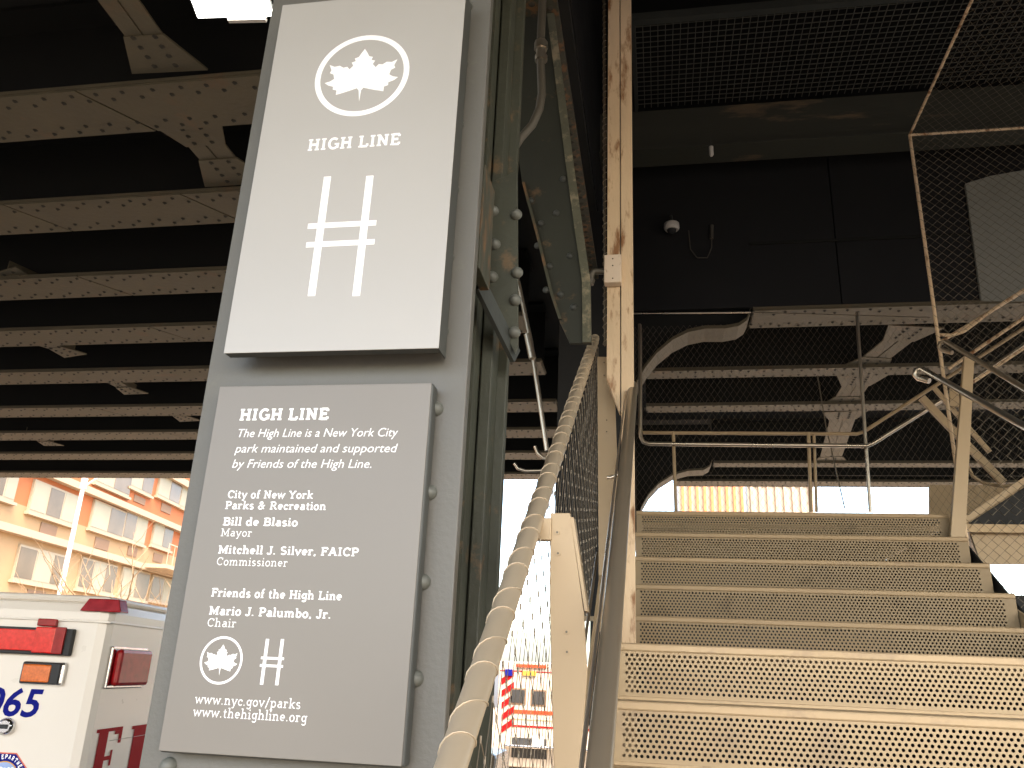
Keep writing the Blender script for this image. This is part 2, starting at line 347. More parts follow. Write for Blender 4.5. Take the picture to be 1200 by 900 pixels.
# ------------------------------------------------------------------ slab-serif stroke lettering
def E(cx_, cy, rx_, ry, a0, a1, n=10):
    return [(cx_ + rx_*math.cos(math.radians(a0 + (a1-a0)*i/n)), cy + ry*math.sin(math.radians(a0 + (a1-a0)*i/n))) for i in range(n+1)]
GL = {   # glyph: (advance, strokes, slabs as (x, y, half width)); cap height 70, x height 47
'H': (74, [[(16,0),(16,70)], [(58,0),(58,70)], [(16,36),(58,36)]], [(16,3,13),(16,67,13),(58,3,13),(58,67,13)]),
'I': (38, [[(19,0),(19,70)]], [(19,3,14),(19,67,14)]),
'G': (72, [E(38,35,27,32,45,320,16), [(62,4),(62,32)]], [(57,32,14)]),
'L': (62, [[(18,0),(18,70)], [(18,3),(56,3)], [(55,3),(55,20)]], [(16,67,13),(16,3,13)]),
'N': (76, [[(17,0),(17,70)], [(17,68),(59,4)], [(59,0),(59,70)]], [(17,3,13),(12,67,10),(59,67,13)]),
'E': (64, [[(17,0),(17,70)], [(17,3),(56,3)], [(17,67),(55,67)], [(17,36),(42,36)], [(55,3),(55,18)], [(54,67),(54,53)], [(42,28),(42,44)]], [(14,3,10),(14,67,10)]),
'C': (66, [E(37,35,27,32,45,318,16), [(57,66),(57,48)]], []),
'Y': (68, [[(10,67),(34,34)], [(58,67),(34,34)], [(34,0),(34,34)]], [(10,67,11),(58,67,11),(34,3,14)]),
'F': (60, [[(17,0),(17,70)], [(17,67),(55,67)], [(17,36),(42,36)], [(54,67),(54,52)], [(42,28),(42,44)]], [(17,3,13),(14,67,10)]),
'B': (66, [[(17,0),(17,70)], [(17,67),(38,67)] + E(38,52,16,15,90,-90,8) + [(17,37)], [(17,37),(42,37)] + E(42,20,17,17,90,-90,8) + [(17,3)]], [(13,3,9),(13,67,9)]),
'M': (88, [[(16,0),(16,70)], [(16,68),(44,14),(72,68)], [(72,0),(72,70)]], [(16,3,12),(11,67,9),(72,3,12),(77,67,9)]),
'S': (60, [E(30,51,18,16,30,270,10) + E(30,19,20,16,90,-150,10)], []),
'A': (74, [[(12,2),(36,70)], [(38,70),(62,2)], [(20,24),(54,24)]], [(12,3,11),(62,3,11),(34,68,9)]),
'P': (62, [[(17,0),(17,70)], [(17,67),(38,67)] + E(38,50,17,17,90,-90,8) + [(17,33)]], [(17,3,13),(13,67,9)]),
'R': (72, [[(17,0),(17,70)], [(17,67),(38,67)] + E(38,51,16,16,90,-90,8) + [(17,35)], [(38,35),(58,3)]], [(17,3,13),(13,67,9),(62,3,8)]),
'J': (50, [[(34,70),(34,16)] + E(20,16,14,14,0,-170,7)], [(34,67,13)]),
'T': (60, [[(30,0),(30,70)], [(6,67),(54,67)], [(6,67),(6,52)], [(54,67),(54,52)]], [(30,3,14)]),
'a': (52, [E(26,33,14,12,150,20,6) + [(39,30),(39,4),(47,3)], E(24,14,14,12,60,300,10) + [(39,12)], [(24,27),(39,28)]], []),
'b': (56, [[(14,0),(14,74)], E(30,23,17,22,0,360,16)], [(10,72,8)]),
'c': (46, [E(25,23,17,21,40,320,12), [(38,42),(38,30)]], []),
'd': (58, [[(42,0),(42,74)], E(26,23,17,22,0,360,16)], [(38,72,8),(46,2,7)]),
'e': (50, [[(8,24),(42,24)] + E(25,24,17,20,0,310,14)], []),
'f': (36, [[(16,0),(16,56)] + E(27,57,11,15,180,60,6), [(6,44),(30,44)]], [(16,3,12)]),
'g': (52, [E(25,25,16,19,0,360,14), [(41,44),(41,-8)] + E(26,-8,15,12,0,-160,8)], [(46,44,6)]),
'h': (60, [[(14,0),(14,74)], E(30,28,15,17,180,0,8) + [(45,0)]], [(14,3,11),(10,72,8),(45,3,10)]),
'i': (28, [[(14,0),(14,46)], [(13,60),(13,71)]], [(14,3,12),(10,44,8)]),
'k': (58, [[(14,0),(14,74)], [(15,20),(42,44)], [(24,27),(46,3)]], [(14,3,11),(10,72,8),(44,44,10),(48,3,9)]),
'l': (28, [[(14,0),(14,74)]], [(14,3,12),(10,72,8)]),
'm': (88, [[(14,0),(14,46)], E(29,30,14,15,180,0,8) + [(43,0)], E(57,30,14,15,180,0,8) + [(71,0)]], [(14,3,10),(10,44,8),(43,3,9),(72,3,10)]),
'n': (60, [[(14,0),(14,46)], E(30,29,15,16,180,0,8) + [(45,0)]], [(14,3,11),(10,44,8),(46,3,10)]),
'o': (52, [E(26,23,18,22,0,360,18)], []),
'p': (58, [[(14,-20),(14,46)], E(31,23,17,22,0,360,16)], [(14,-19,11),(10,44,8)]),
'r': (44, [[(14,0),(14,46)], E(28,28,14,16,180,60,6) + [(36,36)]], [(14,3,12),(10,44,8)]),
's': (44, [E(22,34,13,11,30,270,8) + E(22,12,14,11,90,-150,8)], []),
't': (36, [[(16,62),(16,12)] + E(26,12,10,10,180,300,5), [(5,44),(30,44)]], []),
'u': (60, [[(14,46),(14,17)] + E(29,17,15,15,180,360,8) + [(44,46)], [(44,46),(44,0)]], [(10,44,8),(40,44,8),(49,2,7)]),
'v': (54, [[(8,44),(26,3),(46,44)]], [(8,44,8),(45,44,8)]),
'w': (76, [[(8,44),(22,3),(37,42),(53,3),(68,44)]], [(8,44,8),(68,44,8)]),
'y': (54, [[(8,44),(28,3)], [(46,44),(22,-18),(10,-19)]], [(8,44,8),(46,44,8)]),
'&': (76, [[(60,3),(22,50)] + E(32,56,12,12,200,-20,8) + [(20,30)] + E(28,17,18,15,140,300,8) + [(58,34)]], [(58,36,9)]),
'.': (24, [[(11,0),(11,9)]], []), ',': (24, [[(13,9),(8,-9)]], []), '/': (40, [[(6,-10),(34,74)]], []), ' ': (28, [], []),
'-': (30, [[(5,25),(25,25)]], []),
}
def stroke(mb, pts, wd, fn, k):
    pts = [Vector((p[0], p[1])) for p in pts]; n = len(pts); closed = (pts[0]-pts[-1]).length < 1e-3; L = []; Rr = []
    for i, p in enumerate(pts):
        if closed: a_ = pts[(i-1) % (n-1)]; b_ = pts[(i+1) % (n-1)]
        else: a_ = pts[max(i-1, 0)]; b_ = pts[min(i+1, n-1)]
        d1 = (p-a_).normalized() if (p-a_).length > 1e-6 else (b_-p).normalized(); d2 = (b_-p).normalized() if (b_-p).length > 1e-6 else d1
        t = d1 + d2; t = t.normalized() if t.length > 1e-6 else d1; nn = Vector((-t.y, t.x)); c = max(.45, nn.dot(Vector((-d1.y, d1.x))))
        L.append(p + nn*wd/2/c); Rr.append(p - nn*wd/2/c)
    vs = [fn(v.x, v.y, k) for v in L] + [fn(v.x, v.y, k) for v in Rr]
    mb.add(vs, [(i, i+n, i+1+n, i+1) for i in range(n-1)])
def text_width(s, slab=True, track=0): return sum(GL[c][0] + track for c in s) - track
def slab_text(mb, s, org, ux, uz, nrm, width, cap, wt, slant=0.0, slabs=True, track=0):
    tw = text_width(s, track=track); sx = width / tw; sz = cap / 70.0; x = 0; cnt = 0
    for ch in s:
        adv, st_, sl = GL[ch]
        def fn(gx, gy, k, x=x): return org + ux*((x + gx) * sx + gy*sz*slant) + uz*(gy*sz) + nrm*(.0004 + .00004*k)
        for p in st_: stroke(mb, p, wt*(1.22 if wt > 9 else 1.0), fn, cnt % 12); cnt += 1
        if slabs:
            for (a0, b0, hw) in sl: stroke(mb, [(a0-hw, b0), (a0+hw, b0)], wt*.85, fn, cnt % 12); cnt += 1
        x += adv + track
# sans text from the built-in font, turned into a mesh
def sans_mesh(mb, s, org, ux, uz, nrm, width, cap, shear=0.0, offset=0.0):
    cu = bpy.data.curves.new('t', 'FONT'); cu.body = s; cu.size = 1; cu.shear = shear; cu.offset = offset; cu.resolution_u = 3
    o = bpy.data.objects.new('t', cu); C.objects.link(o); dg = bpy.context.evaluated_depsgraph_get()
    me = bpy.data.meshes.new_from_object(o.evaluated_get(dg)); xs = [v.co.x for v in me.vertices]; x0 = min(xs); w_ = max(xs) - x0
    sx = width / w_; sz = cap / .70
    mb.add([org + ux*((v.co.x-x0)*sx) + uz*(v.co.y*sz) + nrm*.0006 for v in me.vertices], [tuple(p.vertices) for p in me.polygons])
    bpy.data.objects.remove(o); bpy.data.curves.remove(cu); bpy.data.meshes.remove(me)
UX, UZ, NR = Vector((1, 0, 0)), Vector((0, 0, 1)), Vector((0, -1, 0))
LEAF = [(0,48),(5,40),(8,34),(14,32),(12,27),(18,25),(15,19),(20,13),(24,18),(30,17),(36,21),(44,20),(52,24),(48,14),(50,9),(44,6),(42,-2),(48,-6),(56,-8),(50,-13),(42,-16),(42,-21),(36,-23),(36,-31),(24,-28),(14,-25),(5,-22),(2,-26),(1,-46)]
LEAF = LEAF + [(-x, y) for x, y in LEAF[::-1][1:-1]]
def leaf_logo(mb, c, rad, ring):
    n = 64
    for k in range(n):
        a0, a1 = 2*math.pi*k/n, 2*math.pi*(k+1)/n
        q = [c + UX*r*math.cos(t) + UZ*r*math.sin(t) + NR*.0005 for r, t in ((rad, a0), (rad, a1), (rad-ring, a1), (rad-ring, a0))]
        mb.add(q, [(0,1,2,3)])
    s = rad * .78 / 56
    poly = [c + UX*x*s + UZ*(y-1)*s + NR*.0005 for x, y in LEAF]
    bm = bmesh.new(); vs = [bm.verts.new(p) for p in poly]; es = [bm.edges.new((vs[i], vs[(i+1) % len(vs)])) for i in range(len(vs))]
    bmesh.ops.triangle_fill(bm, use_beauty=True, edges=es); bm.verts.index_update()
    mb.add([v.co.copy() for v in bm.verts], [tuple(v.index for v in f.verts) for f in bm.faces]); bm.free()
def bars_logo(mb, pts, wd_v, wd_h, y):
    L = [[onY(*p, y) for p in seg] for seg in pts]
    for i, (a_, b_) in enumerate(L):
        wd = wd_v if i < 2 else wd_h
        if i < 2: xm = (a_.x+b_.x)/2; q = [(xm-wd/2, b_.z), (xm+wd/2, b_.z), (xm+wd/2, a_.z), (xm-wd/2, a_.z)]
        else: zm = (a_.z+b_.z)/2; q = [(a_.x, zm-wd/2), (b_.x, zm-wd/2), (b_.x, zm+wd/2), (a_.x, zm+wd/2)]
        mb.add([Vector((x, y - .0004 - .0002*(i >= 2), z)) for x, z in q], [(0,1,2,3)])
# ---- upper panel
Y1 = FY - .075
bl, br = onY(265, 411, Y1), onY(513, 411, Y1); tl, tr = onY(330, 0, Y1), onY(546, 0, Y1)
ux0, ux1 = (bl.x+tl.x)/2, (br.x+tr.x)/2; uz0 = (bl.z+br.z)/2; uz1 = (tl.z + tr.z)/2 + .012
sg = empty('sign_panel', ((ux0+ux1)/2, Y1, uz0), 'upper pale grey park panel with a big leaf emblem and rail-track emblem', 'sign')
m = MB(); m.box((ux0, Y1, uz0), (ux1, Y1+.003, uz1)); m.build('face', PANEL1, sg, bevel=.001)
m = MB(); m.box((ux0+.001, Y1+.003, uz0+.001), (ux0+.004, Y1+.03, uz1)); m.box((ux1-.004, Y1+.0031, uz0+.001), (ux1-.001, FY-.012, uz1)); m.box((ux0+.005, Y1+.0031, uz0+.001), (ux1-.005, Y1+.03, uz0+.004))
m.box((ux0+.03, Y1+.031, uz0+.02), (ux1-.0055, FY-.002, uz1-.02)); m.build('tray_edge', PEDGE, sg)
m = MB(); c = onY(424, 88, Y1); rad = (onY(480.5, 86, Y1).x - onY(367.5, 90, Y1).x)/2
print('circle rad', rad, (onY(428, 41, Y1).z - onY(420, 135, Y1).z)/2)
leaf_logo(m, c, rad*.97, rad*.115); m.build('leaf_emblem', WHITE, sg, recalc=False)
m = MB(); bars_logo(m, [((383, 207), (366, 347)), ((433, 206), (418, 347)), ((361, 264.5), (441, 262)), ((359, 286.5), (439, 284))], .0175, .0135, Y1)
m.build('track_emblem', WHITE, sg, recalc=False)
def line(mb, s, p0, p1, y, cap, wt, slabs=True, track=4, slant=0.0):
    a_, b_ = onY(*p0, y), onY(*p1, y); slab_text(mb, s, a_, UX, UZ, NR, b_.x - a_.x, cap, wt, slant, slabs, track)
def pxz(px, y0, y1, y): return onY(px, y0, y).z - onY(px, y1, y).z
m = MB(); line(m, 'HIGH LINE', (360, 176.7), (468.5, 174.8), Y1, pxz(410, 164, 176.7, Y1), 12.5); m.build('lettering', WHITE, sg, recalc=False)
# ---- lower panel
Y2 = FY - .045
tl, tr, bl, br = onY(258, 452, Y2), onY(505, 450, Y2), onY(185, 882, Y2), onY(471, 896, Y2)
ux0, ux1, uz0, uz1 = (bl.x+tl.x)/2, (br.x+tr.x)/2, (bl.z+br.z)/2, (tl.z+tr.z)/2
sg2 = empty('sign_panel', ((ux0+ux1)/2, Y2, uz0), 'lower grey park panel with lines of white credits text', 'sign')
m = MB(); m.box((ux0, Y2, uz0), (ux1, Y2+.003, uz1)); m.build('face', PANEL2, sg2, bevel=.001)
m = MB(); m.box((ux0-.003, Y2+.0032, uz0-.003), (ux1+.004, FY-.004, uz1+.002)); m.build('backing_tray', PEDGE, sg2, bevel=.006)
m = MB()
line(m, 'HIGH LINE', (280.2, 492.4), (385, 491.4), Y2, pxz(330, 479.5, 492.2, Y2), 13.5)
B = [('City of New York', (266.2, 583.6), (366.6, 585.0), 10, 1), ('Parks & Recreation', (263.3, 596.4), (382, 598.2), 10, 1),
 ('Bill de Blasio', (260.6, 615.4), (348.8, 616.6), 11, 1), ('Mayor', (258.2, 628.3), (295.2, 629), 6.8, 0),
 ('Mitchell J. Silver, FAICP', (255.2, 648.4), (420, 651.2), 11, 1), ('Commissioner', (253, 662.2), (337.2, 663.6), 6.8, 0),
 ('Friends of the High Line', (247, 698.8), (400.8, 702), 10.5, 1), ('Mario J. Palumbo, Jr.', (244.4, 720), (388, 723.6), 11, 1),
 ('Chair', (242, 734), (276.8, 735), 6.8, 0), ('www.nyc.gov/parks', (228, 824), (352.6, 827.4), 7.6, 0), ('www.thehighline.org', (225.8, 839), (360, 842.4), 7.6, 0)]
capz = pxz(300, 575.2, 584, Y2)
for s, p0, p1, wt, bold in B: line(m, s, p0, p1, Y2, capz * (1.06 if s[0] == 'w' else 1), wt, True, 3)
stuff(m.build('slab_lettering', WHITE, sg2, recalc=False))
m = MB()
for s, p0, p1 in (('The High Line is a New York City', (278.6, 512.4), (466, 513.2)), ('park maintained and supported', (275, 530.4), (465.4, 532)), ('by Friends of the High Line.', (272, 548.2), (435, 550.4))):
    a_, b_ = onY(*p0, Y2), onY(*p1, Y2); sans_mesh(m, s, a_, UX, UZ, NR, b_.x-a_.x, pxz(330, 502.5, 512.4, Y2), .2, -.002)
m.build('italic_lettering', WHITE, sg2, recalc=False)
m = MB(); c = onY(259.3, 773.6, Y2); rad = (onY(284, 774, Y2).x - onY(234.3, 773, Y2).x)/2; leaf_logo(m, c, rad, rad*.10); m.build('leaf_emblem', WHITE, sg2, recalc=False)
m = MB(); bars_logo(m, [((313.2, 748.7), (307, 802.4)), ((330.9, 748.9), (324.6, 803)), ((306, 771.2), (333, 771.7)), ((304.7, 780), (331.8, 780.7))], .0066, .0045, Y2)
m.build('track_emblem', WHITE, sg2, recalc=False)

# ------------------------------------------------------------------ staircase
RI, GO = .17, .245
LY, LZ = 2.82, EYE.z + .11                       # landing edge
UY0 = 5.0                                        # top nosing of the upper flight
stair = empty('staircase', (.75, 2.8, G), 'bronze-coloured steel staircase with perforated risers climbing under the viaduct', 'staircase')
XA, XB = -.14, 1.64
def perf_riser(x0, x1, y, zb, zt, name='riser', mt=None):
    """sheet with real round holes in staggered rows, solid margins"""
    pu, pz, r = .0167, .0136, .0050
    m = MB(); mx_, mz = .030, .010; xi0, xi1 = x0+mx_, x1-mx_
    nrow = int((zt-zb-2*mz)/pz); zi0 = zb + (zt-zb-nrow*pz)/2; zi1 = zi0 + nrow*pz
    m.add([(x0,y,zb),(x1,y,zb),(x1,y,zi0),(x0,y,zi0)], [(0,1,2,3)]); m.add([(x0,y,zi1),(x1,y,zi1),(x1,y,zt),(x0,y,zt)], [(0,1,2,3)])
    ncol = int((xi1-xi0)/pu) - 1
    for k in range(nrow):
        z = zi0 + (k+.5)*pz; xs = xi0 + (pu/2 if k % 2 else 0); xe = xs + ncol*pu
        m.add([(x0,y,z-pz/2),(xs,y,z-pz/2),(xs,y,z+pz/2),(x0,y,z+pz/2)], [(0,1,2,3)]); m.add([(xe,y,z-pz/2),(x1,y,z-pz/2),(x1,y,z+pz/2),(xe,y,z+pz/2)], [(0,1,2,3)])
        for c in range(ncol):
            cx_ = xs + (c+.5)*pu; o = []; i_ = []; j_ = []
            for q in range(8):
                t = math.pi/4*q + math.pi/8*0; ct, st_ = math.cos(t), math.sin(t)
                e_ = 1/max(abs(ct), abs(st_)); o.append((cx_ + ct*e_*pu/2, y, z + st_*e_*pz/2))
                i_.append((cx_ + ct*r, y, z + st_*r)); j_.append((cx_ + ct*r, y+.004, z + st_*r))
            fs = []
            for q in range(8):
                n_ = (q+1) % 8; fs += [(q, n_, 8+n_, 8+q), (8+q, 8+n_, 16+n_, 16+q)]
            m.add(o+i_+j_, fs)
    return m.build(name, mt or RISER, stair, recalc=False)
def step(x0, x1, y, z, back=.32, perf=True, tm=None, rm=None):
    tm = tm or TREAD; rm = rm or RISER
    m = MB(); m.box((x0, y, z-.026), (x1, y+.018, z)); m.box((x0+.001, y+.018, z-.012), (x1-.001, y+back, z-.001)); m.build('tread', tm, stair, bevel=.008)
    m = MB(); m.box((x0+.004, y+.03, z-.022), (x1-.004, y+back-.004, z-.0125)); m.build('tread_shade_tray', BLACKP, stair)  # black tray added so the riser holes read as shade
    zb = z - RI + .001
    if perf: perf_riser(x0+.001, x1-.001, y+.0045, zb+.006, z-.020, mt=rm)
    else:
        m = MB(); m.box((x0, y+.004, zb), (x1, y+.007, z-.012)); m.build('riser', rm, stair)
    m = MB(); m.box((x0, y+.002, zb-.010), (x1, y+.019, zb+.008)); m.build('riser_foot', tm, stair, bevel=.003)
TREAD2 = mat('darker upper tread steel', (.29, .205, .11), .5, metal=.25, var=.15, scale=5, bump=.1, bscale=60, dirt=(.25, .175, .10), dirt_amt=.2, dirt_scale=6)  # upper flight in a darker tone than the lower treads
RISER2 = mat('darker upper perforated steel', (.22, .16, .088), .55, metal=.25, var=.2, scale=4, dirt=(.16, .115, .06), dirt_amt=.2, dirt_scale=5)  # likewise darker than the lower risers
for k in range(0, 14):
    step(XA, XB, LY - GO*k, LZ - RI*k, perf=k < 3, back=GO+.02 if k else .3)
m = MB(); m.box((XA, LY+.3, LZ-.05), (XB, UY0-GO*4+.03, LZ-.002)); m.build('landing', TREAD, stair)
for k in range(5):
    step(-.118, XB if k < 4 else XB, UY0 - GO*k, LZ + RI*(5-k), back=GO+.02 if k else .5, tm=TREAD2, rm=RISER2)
m = MB(); m.box((-.118, UY0+.3, LZ+RI*5-.05), (3.2, UY0+1.5, LZ+RI*5-.002)); m.build('top_landing', TREAD, stair)
# stringers
def stringer(x, th):
    m = MB(); zt = lambda y: LZ + (y-LY)*RI/GO
    p = [(x, LY-GO*13.5, zt(LY-GO*13.5)-.32), (x, LY, LZ-.32), (x, LY+.9, LZ-.32), (x, UY0, LZ+RI*5-.34), (x, UY0+.3, LZ+RI*5-.34), (x, UY0+.3, LZ+RI*5-.18), (x, LY+.75, LZ-.02), (x, LY+.2, LZ-.02), (x, LY-GO*13.5, zt(LY-GO*13.5)-.16)]
    m.prism(p, (th, 0, 0)); m.build('stringer', BRONZE, stair, bevel=.002)
stringer(XA-.016, .012); stringer(XB+.004, .012)
m = MB(); m.box((XA-.02, UY0+1.505, G+.121), (XB+.02, UY0+1.53, LZ+RI*5-.004)); m.build('back_panel', BLACKP, stair)
zt = lambda y: LZ + (y-LY)*RI/GO
m = MB(); m.prism([(XA+.0, .2, G+.121), (XA+.0, UY0+1.54, G+.121), (XA+.0, UY0+1.54, LZ+RI*5-.36), (XA+.0, UY0, LZ+RI*5-.36), (XA+.0, LY+.9, LZ-.34), (XA+.0, LY, LZ-.34), (XA+.0, .2, zt(.2)-.34)], (.01, 0, 0)); m.build('side_panel', BLACKP, stair)
m = MB(); X_ = XB+.017; m.prism([(X_, .2, G+.121), (X_, UY0+1.5, G+.121), (X_, UY0+1.5, LZ+RI*5-.06), (X_, UY0+.05, LZ+RI*5-.06), (X_, 3.8, LZ-.06), (X_, LY, LZ-.06), (X_, .2, zt(.2)-.06)], (.01, 0, 0)); m.build('side_panel', BLACKP, stair)
# wall stringer bolts seen at the left end of the upper flight
for py in (620, 670, 705):
    q = onX(740, py, -.125); m = MB(); m.dome(q, (0, -1, 0), .012, 8, 2); m.build('bolt', COLDARK, stair)

# ------------------------------------------------------------------ cable mesh
def cable_mesh(name, m_, parent, P, U, V, pu, pv, r, ferr=True, inside=None, jit=0.0):
    """P(u,v)->point, u in 0..U metres, v in 0..V metres; mirrored zigzag cables that touch at ferrules"""
    mb = MB(); nu, nv = int(U/pu), int(V/pv)
    for i in range(nu+1):
        for s in (1, -1):
            pts = []
            for j in range(nv+1):
                u = i*pu + s*(pu/2 if j % 2 else 0)
                pts.append((max(0, min(U, u)), j*pv))
            run = []
            for q in pts + [None]:
                if q is not None and (inside is None or inside(*q)): run.append(P(*q))
                else:
                    if len(run) > 1: mb.tube(run, r, 3, False)
                    run = []
    if ferr:
        for i in range(nu+1):
            for j in range(nv+1):
                u = i*pu + (pu/2 if j % 2 else 0); v = j*pv
                if u <= U and (inside is None or inside(u, v)):
                    p = P(u, v); q = P(u, v + pv*.09); mb.tube([p*2-q, q], r*2.3, 5, True)
    return stuff(mb.build(name, m_, parent, recalc=False))

# ------------------------------------------------------------------ left guard: wrapped tube, tapered posts, cable mesh
GX = -.27
A, Bq = onX(527, 903, GX), onX(697, 397, GX)
dr = (Bq - A).normalized(); slope = dr.z / dr.y
guard = empty('guard_rail', (GX, 1.5, G), 'left guard rail with a thick tube wrapped in steel cable and wire mesh below', 'railing')
A2 = A - dr*1.2
def railz(y): return A.z + (y - A.y)*slope
m = MB(); m.tube([A2, Bq], .0215, 24); 
m.build('top_tube', TUBE, guard)
m = MB(); u, v = frame_for(dr); L = (Bq-A2).length; pts = []; n = int(L/.084*14)
for i in range(n+1):
    t = i/14*2*math.pi; s_ = i/14*.084 + .012*math.sin(i/14*math.pi)
    if s_ > L: break
    pts.append(A2 + dr*s_ + (u*math.cos(t) + v*math.sin(t))*.0228)
m.tube(pts, .0015, 5, False); m.build('wrapping_cable', TUBE, guard)
def guard_post(pxs, y, x_off=0):
    pts = [onY(*p, y) for p in pxs]; m = MB(); m.prism(pts, (0, .014, 0)); return m.build('post', BRONZE, guard, bevel=.0015), pts
PY = 1.83
guard_post([(645, 601), (668, 601), (684, 716), (688, 790), (680, 900), (673, 1010), (652, 1010), (649, 900), (644, 700)], PY)
m = MB(); q0 = onY(668.5, 606, PY); q1 = onY(685, 716, PY); 
m.prism([q0, q0+Vector((.007, 0, 0)), q1+Vector((.007, 0, 0)), q1], (0, .05, 0)); m.build('post_web', BRONZE, guard)
def screw(px, py, y, parent, r=.006):
    q = onY(px, py, y); m = MB(); m.tube([q + Vector((0, .002, 0)), q - Vector((0, .0025, 0))], r, 12); s = m.build('screw', BRONZE, parent)
    m = MB(); m.tube([q - Vector((0, .0024, 0)), q - Vector((0, .0032, 0))], r*.45, 6); m.build('screw_socket', DWIRE, s)
for p in ((653, 624), (654, 648.5), (664, 740.5), (664.5, 764)): screw(*p, PY, guard)
m = MB(); a_ = onY(636, 622, PY); m.box((GX, PY-.01, railz(PY)-.05), (onY(646, 640, PY).x, PY+.012, railz(PY)-.0)); m.build('bracket', BRONZE, guard, bevel=.002)
P2Y = 3.35
guard_post([(700, 418), (719, 418), (724, 560), (726, 740), (702, 740)], P2Y)
for p in ((708, 425), (708, 440), (711, 492.5), (711, 506)): screw(*p, P2Y, guard, .007)
# mesh follows the rail; u along the rail's horizontal run, v downwards
y0, y1 = A2.y, Bq.y
lenY = y1 - y0
def Pm(u, v): y = y0 + u; return Vector((GX + .012*math.sin(u*5)*0 + .02, y, railz(y) - .03 - v))
cable_mesh('cable_mesh', WIRE, guard, Pm, lenY, .95, .078, .056, .0009)
m = MB(); m.tube([Pm(0, .96), Pm(lenY, .96)], .006, 8); m.build('bottom_cable', WIRE, guard)
m = MB(); m.beam((GX+.05, y0, railz(y0)-1.02), (GX+.05, y1, railz(y1)-1.02), .012, .10); m.build('bottom_rail', BRONZE, guard)
# mesh screen continuing up past the ochre post
scr = empty('mesh_screen', (GX+.03, 3.45, LZ), 'dark wire mesh screen hung beside the ochre post', 'mesh screen')
yb_, zb_ = Bq.y, LZ
a_ = onY(709, 405, 3.3); b_ = onY(708, -30, 3.3)
m = MB(); m.tube([a_, b_], .006, 6); m.build('edge_rod', DWIRE, scr)
m = MB(); n = 260; L = (b_-a_).length; d = (b_-a_).normalized(); u, v = frame_for(d)
m.tube([a_ + d*(L*i/n) + (u*math.cos(i*1.3) + v*math.sin(i*1.3))*.009 for i in range(n+1)], .0018, 4, False); m.build('lacing_cable', WIRE, scr)
def Ps(u, v): return Vector((a_.x - .005, 2.2 + u, LZ - .3 + v))

dw = empty('dark_wall', (-.6, 6.0, G), 'near-black steel wall panel behind the left wire mesh', 'wall')
q0 = onY(655, 402, 5.9); q1 = onY(744, 724, 5.9)
m = MB(); m.box((q0.x, 5.9, q1.z), (q1.x, 5.94, H+.6)); m.build('panel', BLACKP, dw); m = MB(); m.box((q0.x, 5.87, q1.z-.03), (q1.x, 5.95, q1.z)); m.build('lower_trim', BRONZE, dw)
# ochre post with junction box
PYo = 3.20
xa, xm, xb = onY(711.5, 300, PYo).x, onY(727, 300, PYo).x, onY(741.5, 300, PYo).x
po = empty('ochre_post', ((xa+xb)/2, PYo, LZ), 'weathered ochre steel post rising beside the stair landing', 'post')
zlow = onY(722, 482, PYo).z
m = MB(); m.box((xm+.002, PYo, G+.12), (xb, PYo+.07, H+.62)); m.build('right_bar', POST, po, bevel=.003)
zt = H + .62
m = MB(); m.prism([(xa, PYo, zlow+.14), (xm-.006, PYo, zlow), (xm-.002, PYo, zlow), (xm-.002, PYo, zt), (xa, PYo, zt)], (0, .06, 0)); m.build('left_bar', POST, po, bevel=.003)
m = MB(); m.box((xm-.0025, PYo+.012, zlow), (xm+.0025, PYo+.06, zt)); m.build('seam', COLDARK, po)
# a stanchion going on down to the stringer, seen through the handrail
jb = empty('junction_box', onY(718, 316, PYo), 'small pale junction box screwed to the ochre post', 'box')
a_, b_ = onY(708, 299, PYo-.04), onY(728, 331, PYo-.04)
m = MB(); m.box((a_.x, PYo-.045, b_.z), (b_.x, PYo-.001, a_.z)); m.build('housing', BOXM, jb, bevel=.004)
for p in ((718, 303), (718, 311), (718, 326)):
    q = onY(*p, PYo-.046); m = MB(); m.dome(q, (0, -1, 0), .0035, 8, 1); m.build('screw', DWIRE, jb)
q = onY(708, 318, PYo-.02); q2 = onY(696, 318, PYo-.02); q3 = onY(692, 330, PYo-.02)
m = MB(); m.tube([q, q + (q2-q)*.6, q2, q2 + (q3-q2)*.35 - Vector((.006, 0, 0)), q3], .014, 12); m.tube([q2 + (q3-q2)*.8, q3 + (q3-q2)*.25], .018, 12); m.build('conduit_elbow', CONDUIT, jb)

# ------------------------------------------------------------------ dark inner handrail
HX = -.088
A, Bq2 = onX(702, 903, HX), onX(741.5, 452, HX)
d = (Bq2-A).normalized()
hr = empty('handrail', (HX, 1.5, LZ), 'round worn steel handrail on the left side of the stairs', 'handrail')
m = MB(); e1 = Bq2 + d*.02; m.tube([A - d*1.0, Bq2], .0205, 24); m.build('rail', DARKRAIL, hr)
m = MB(); m.tube([A - d*1.0 + Vector((-.026, 0, .006)), Bq2 + Vector((-.026, 0, .006))], .0035, 8); m.build('edge_wire', STEEL, hr)
for y in (1.35, 2.55):
    z = A.z + (y-A.y)*d.z/d.y
    m = MB(); m.tube([(HX, y, z-.018), (HX, y, z-.06), (HX-.05, y, z-.08), (XA-.01, y, z-.08)], .006, 8); m.build('bracket', STEEL, hr)

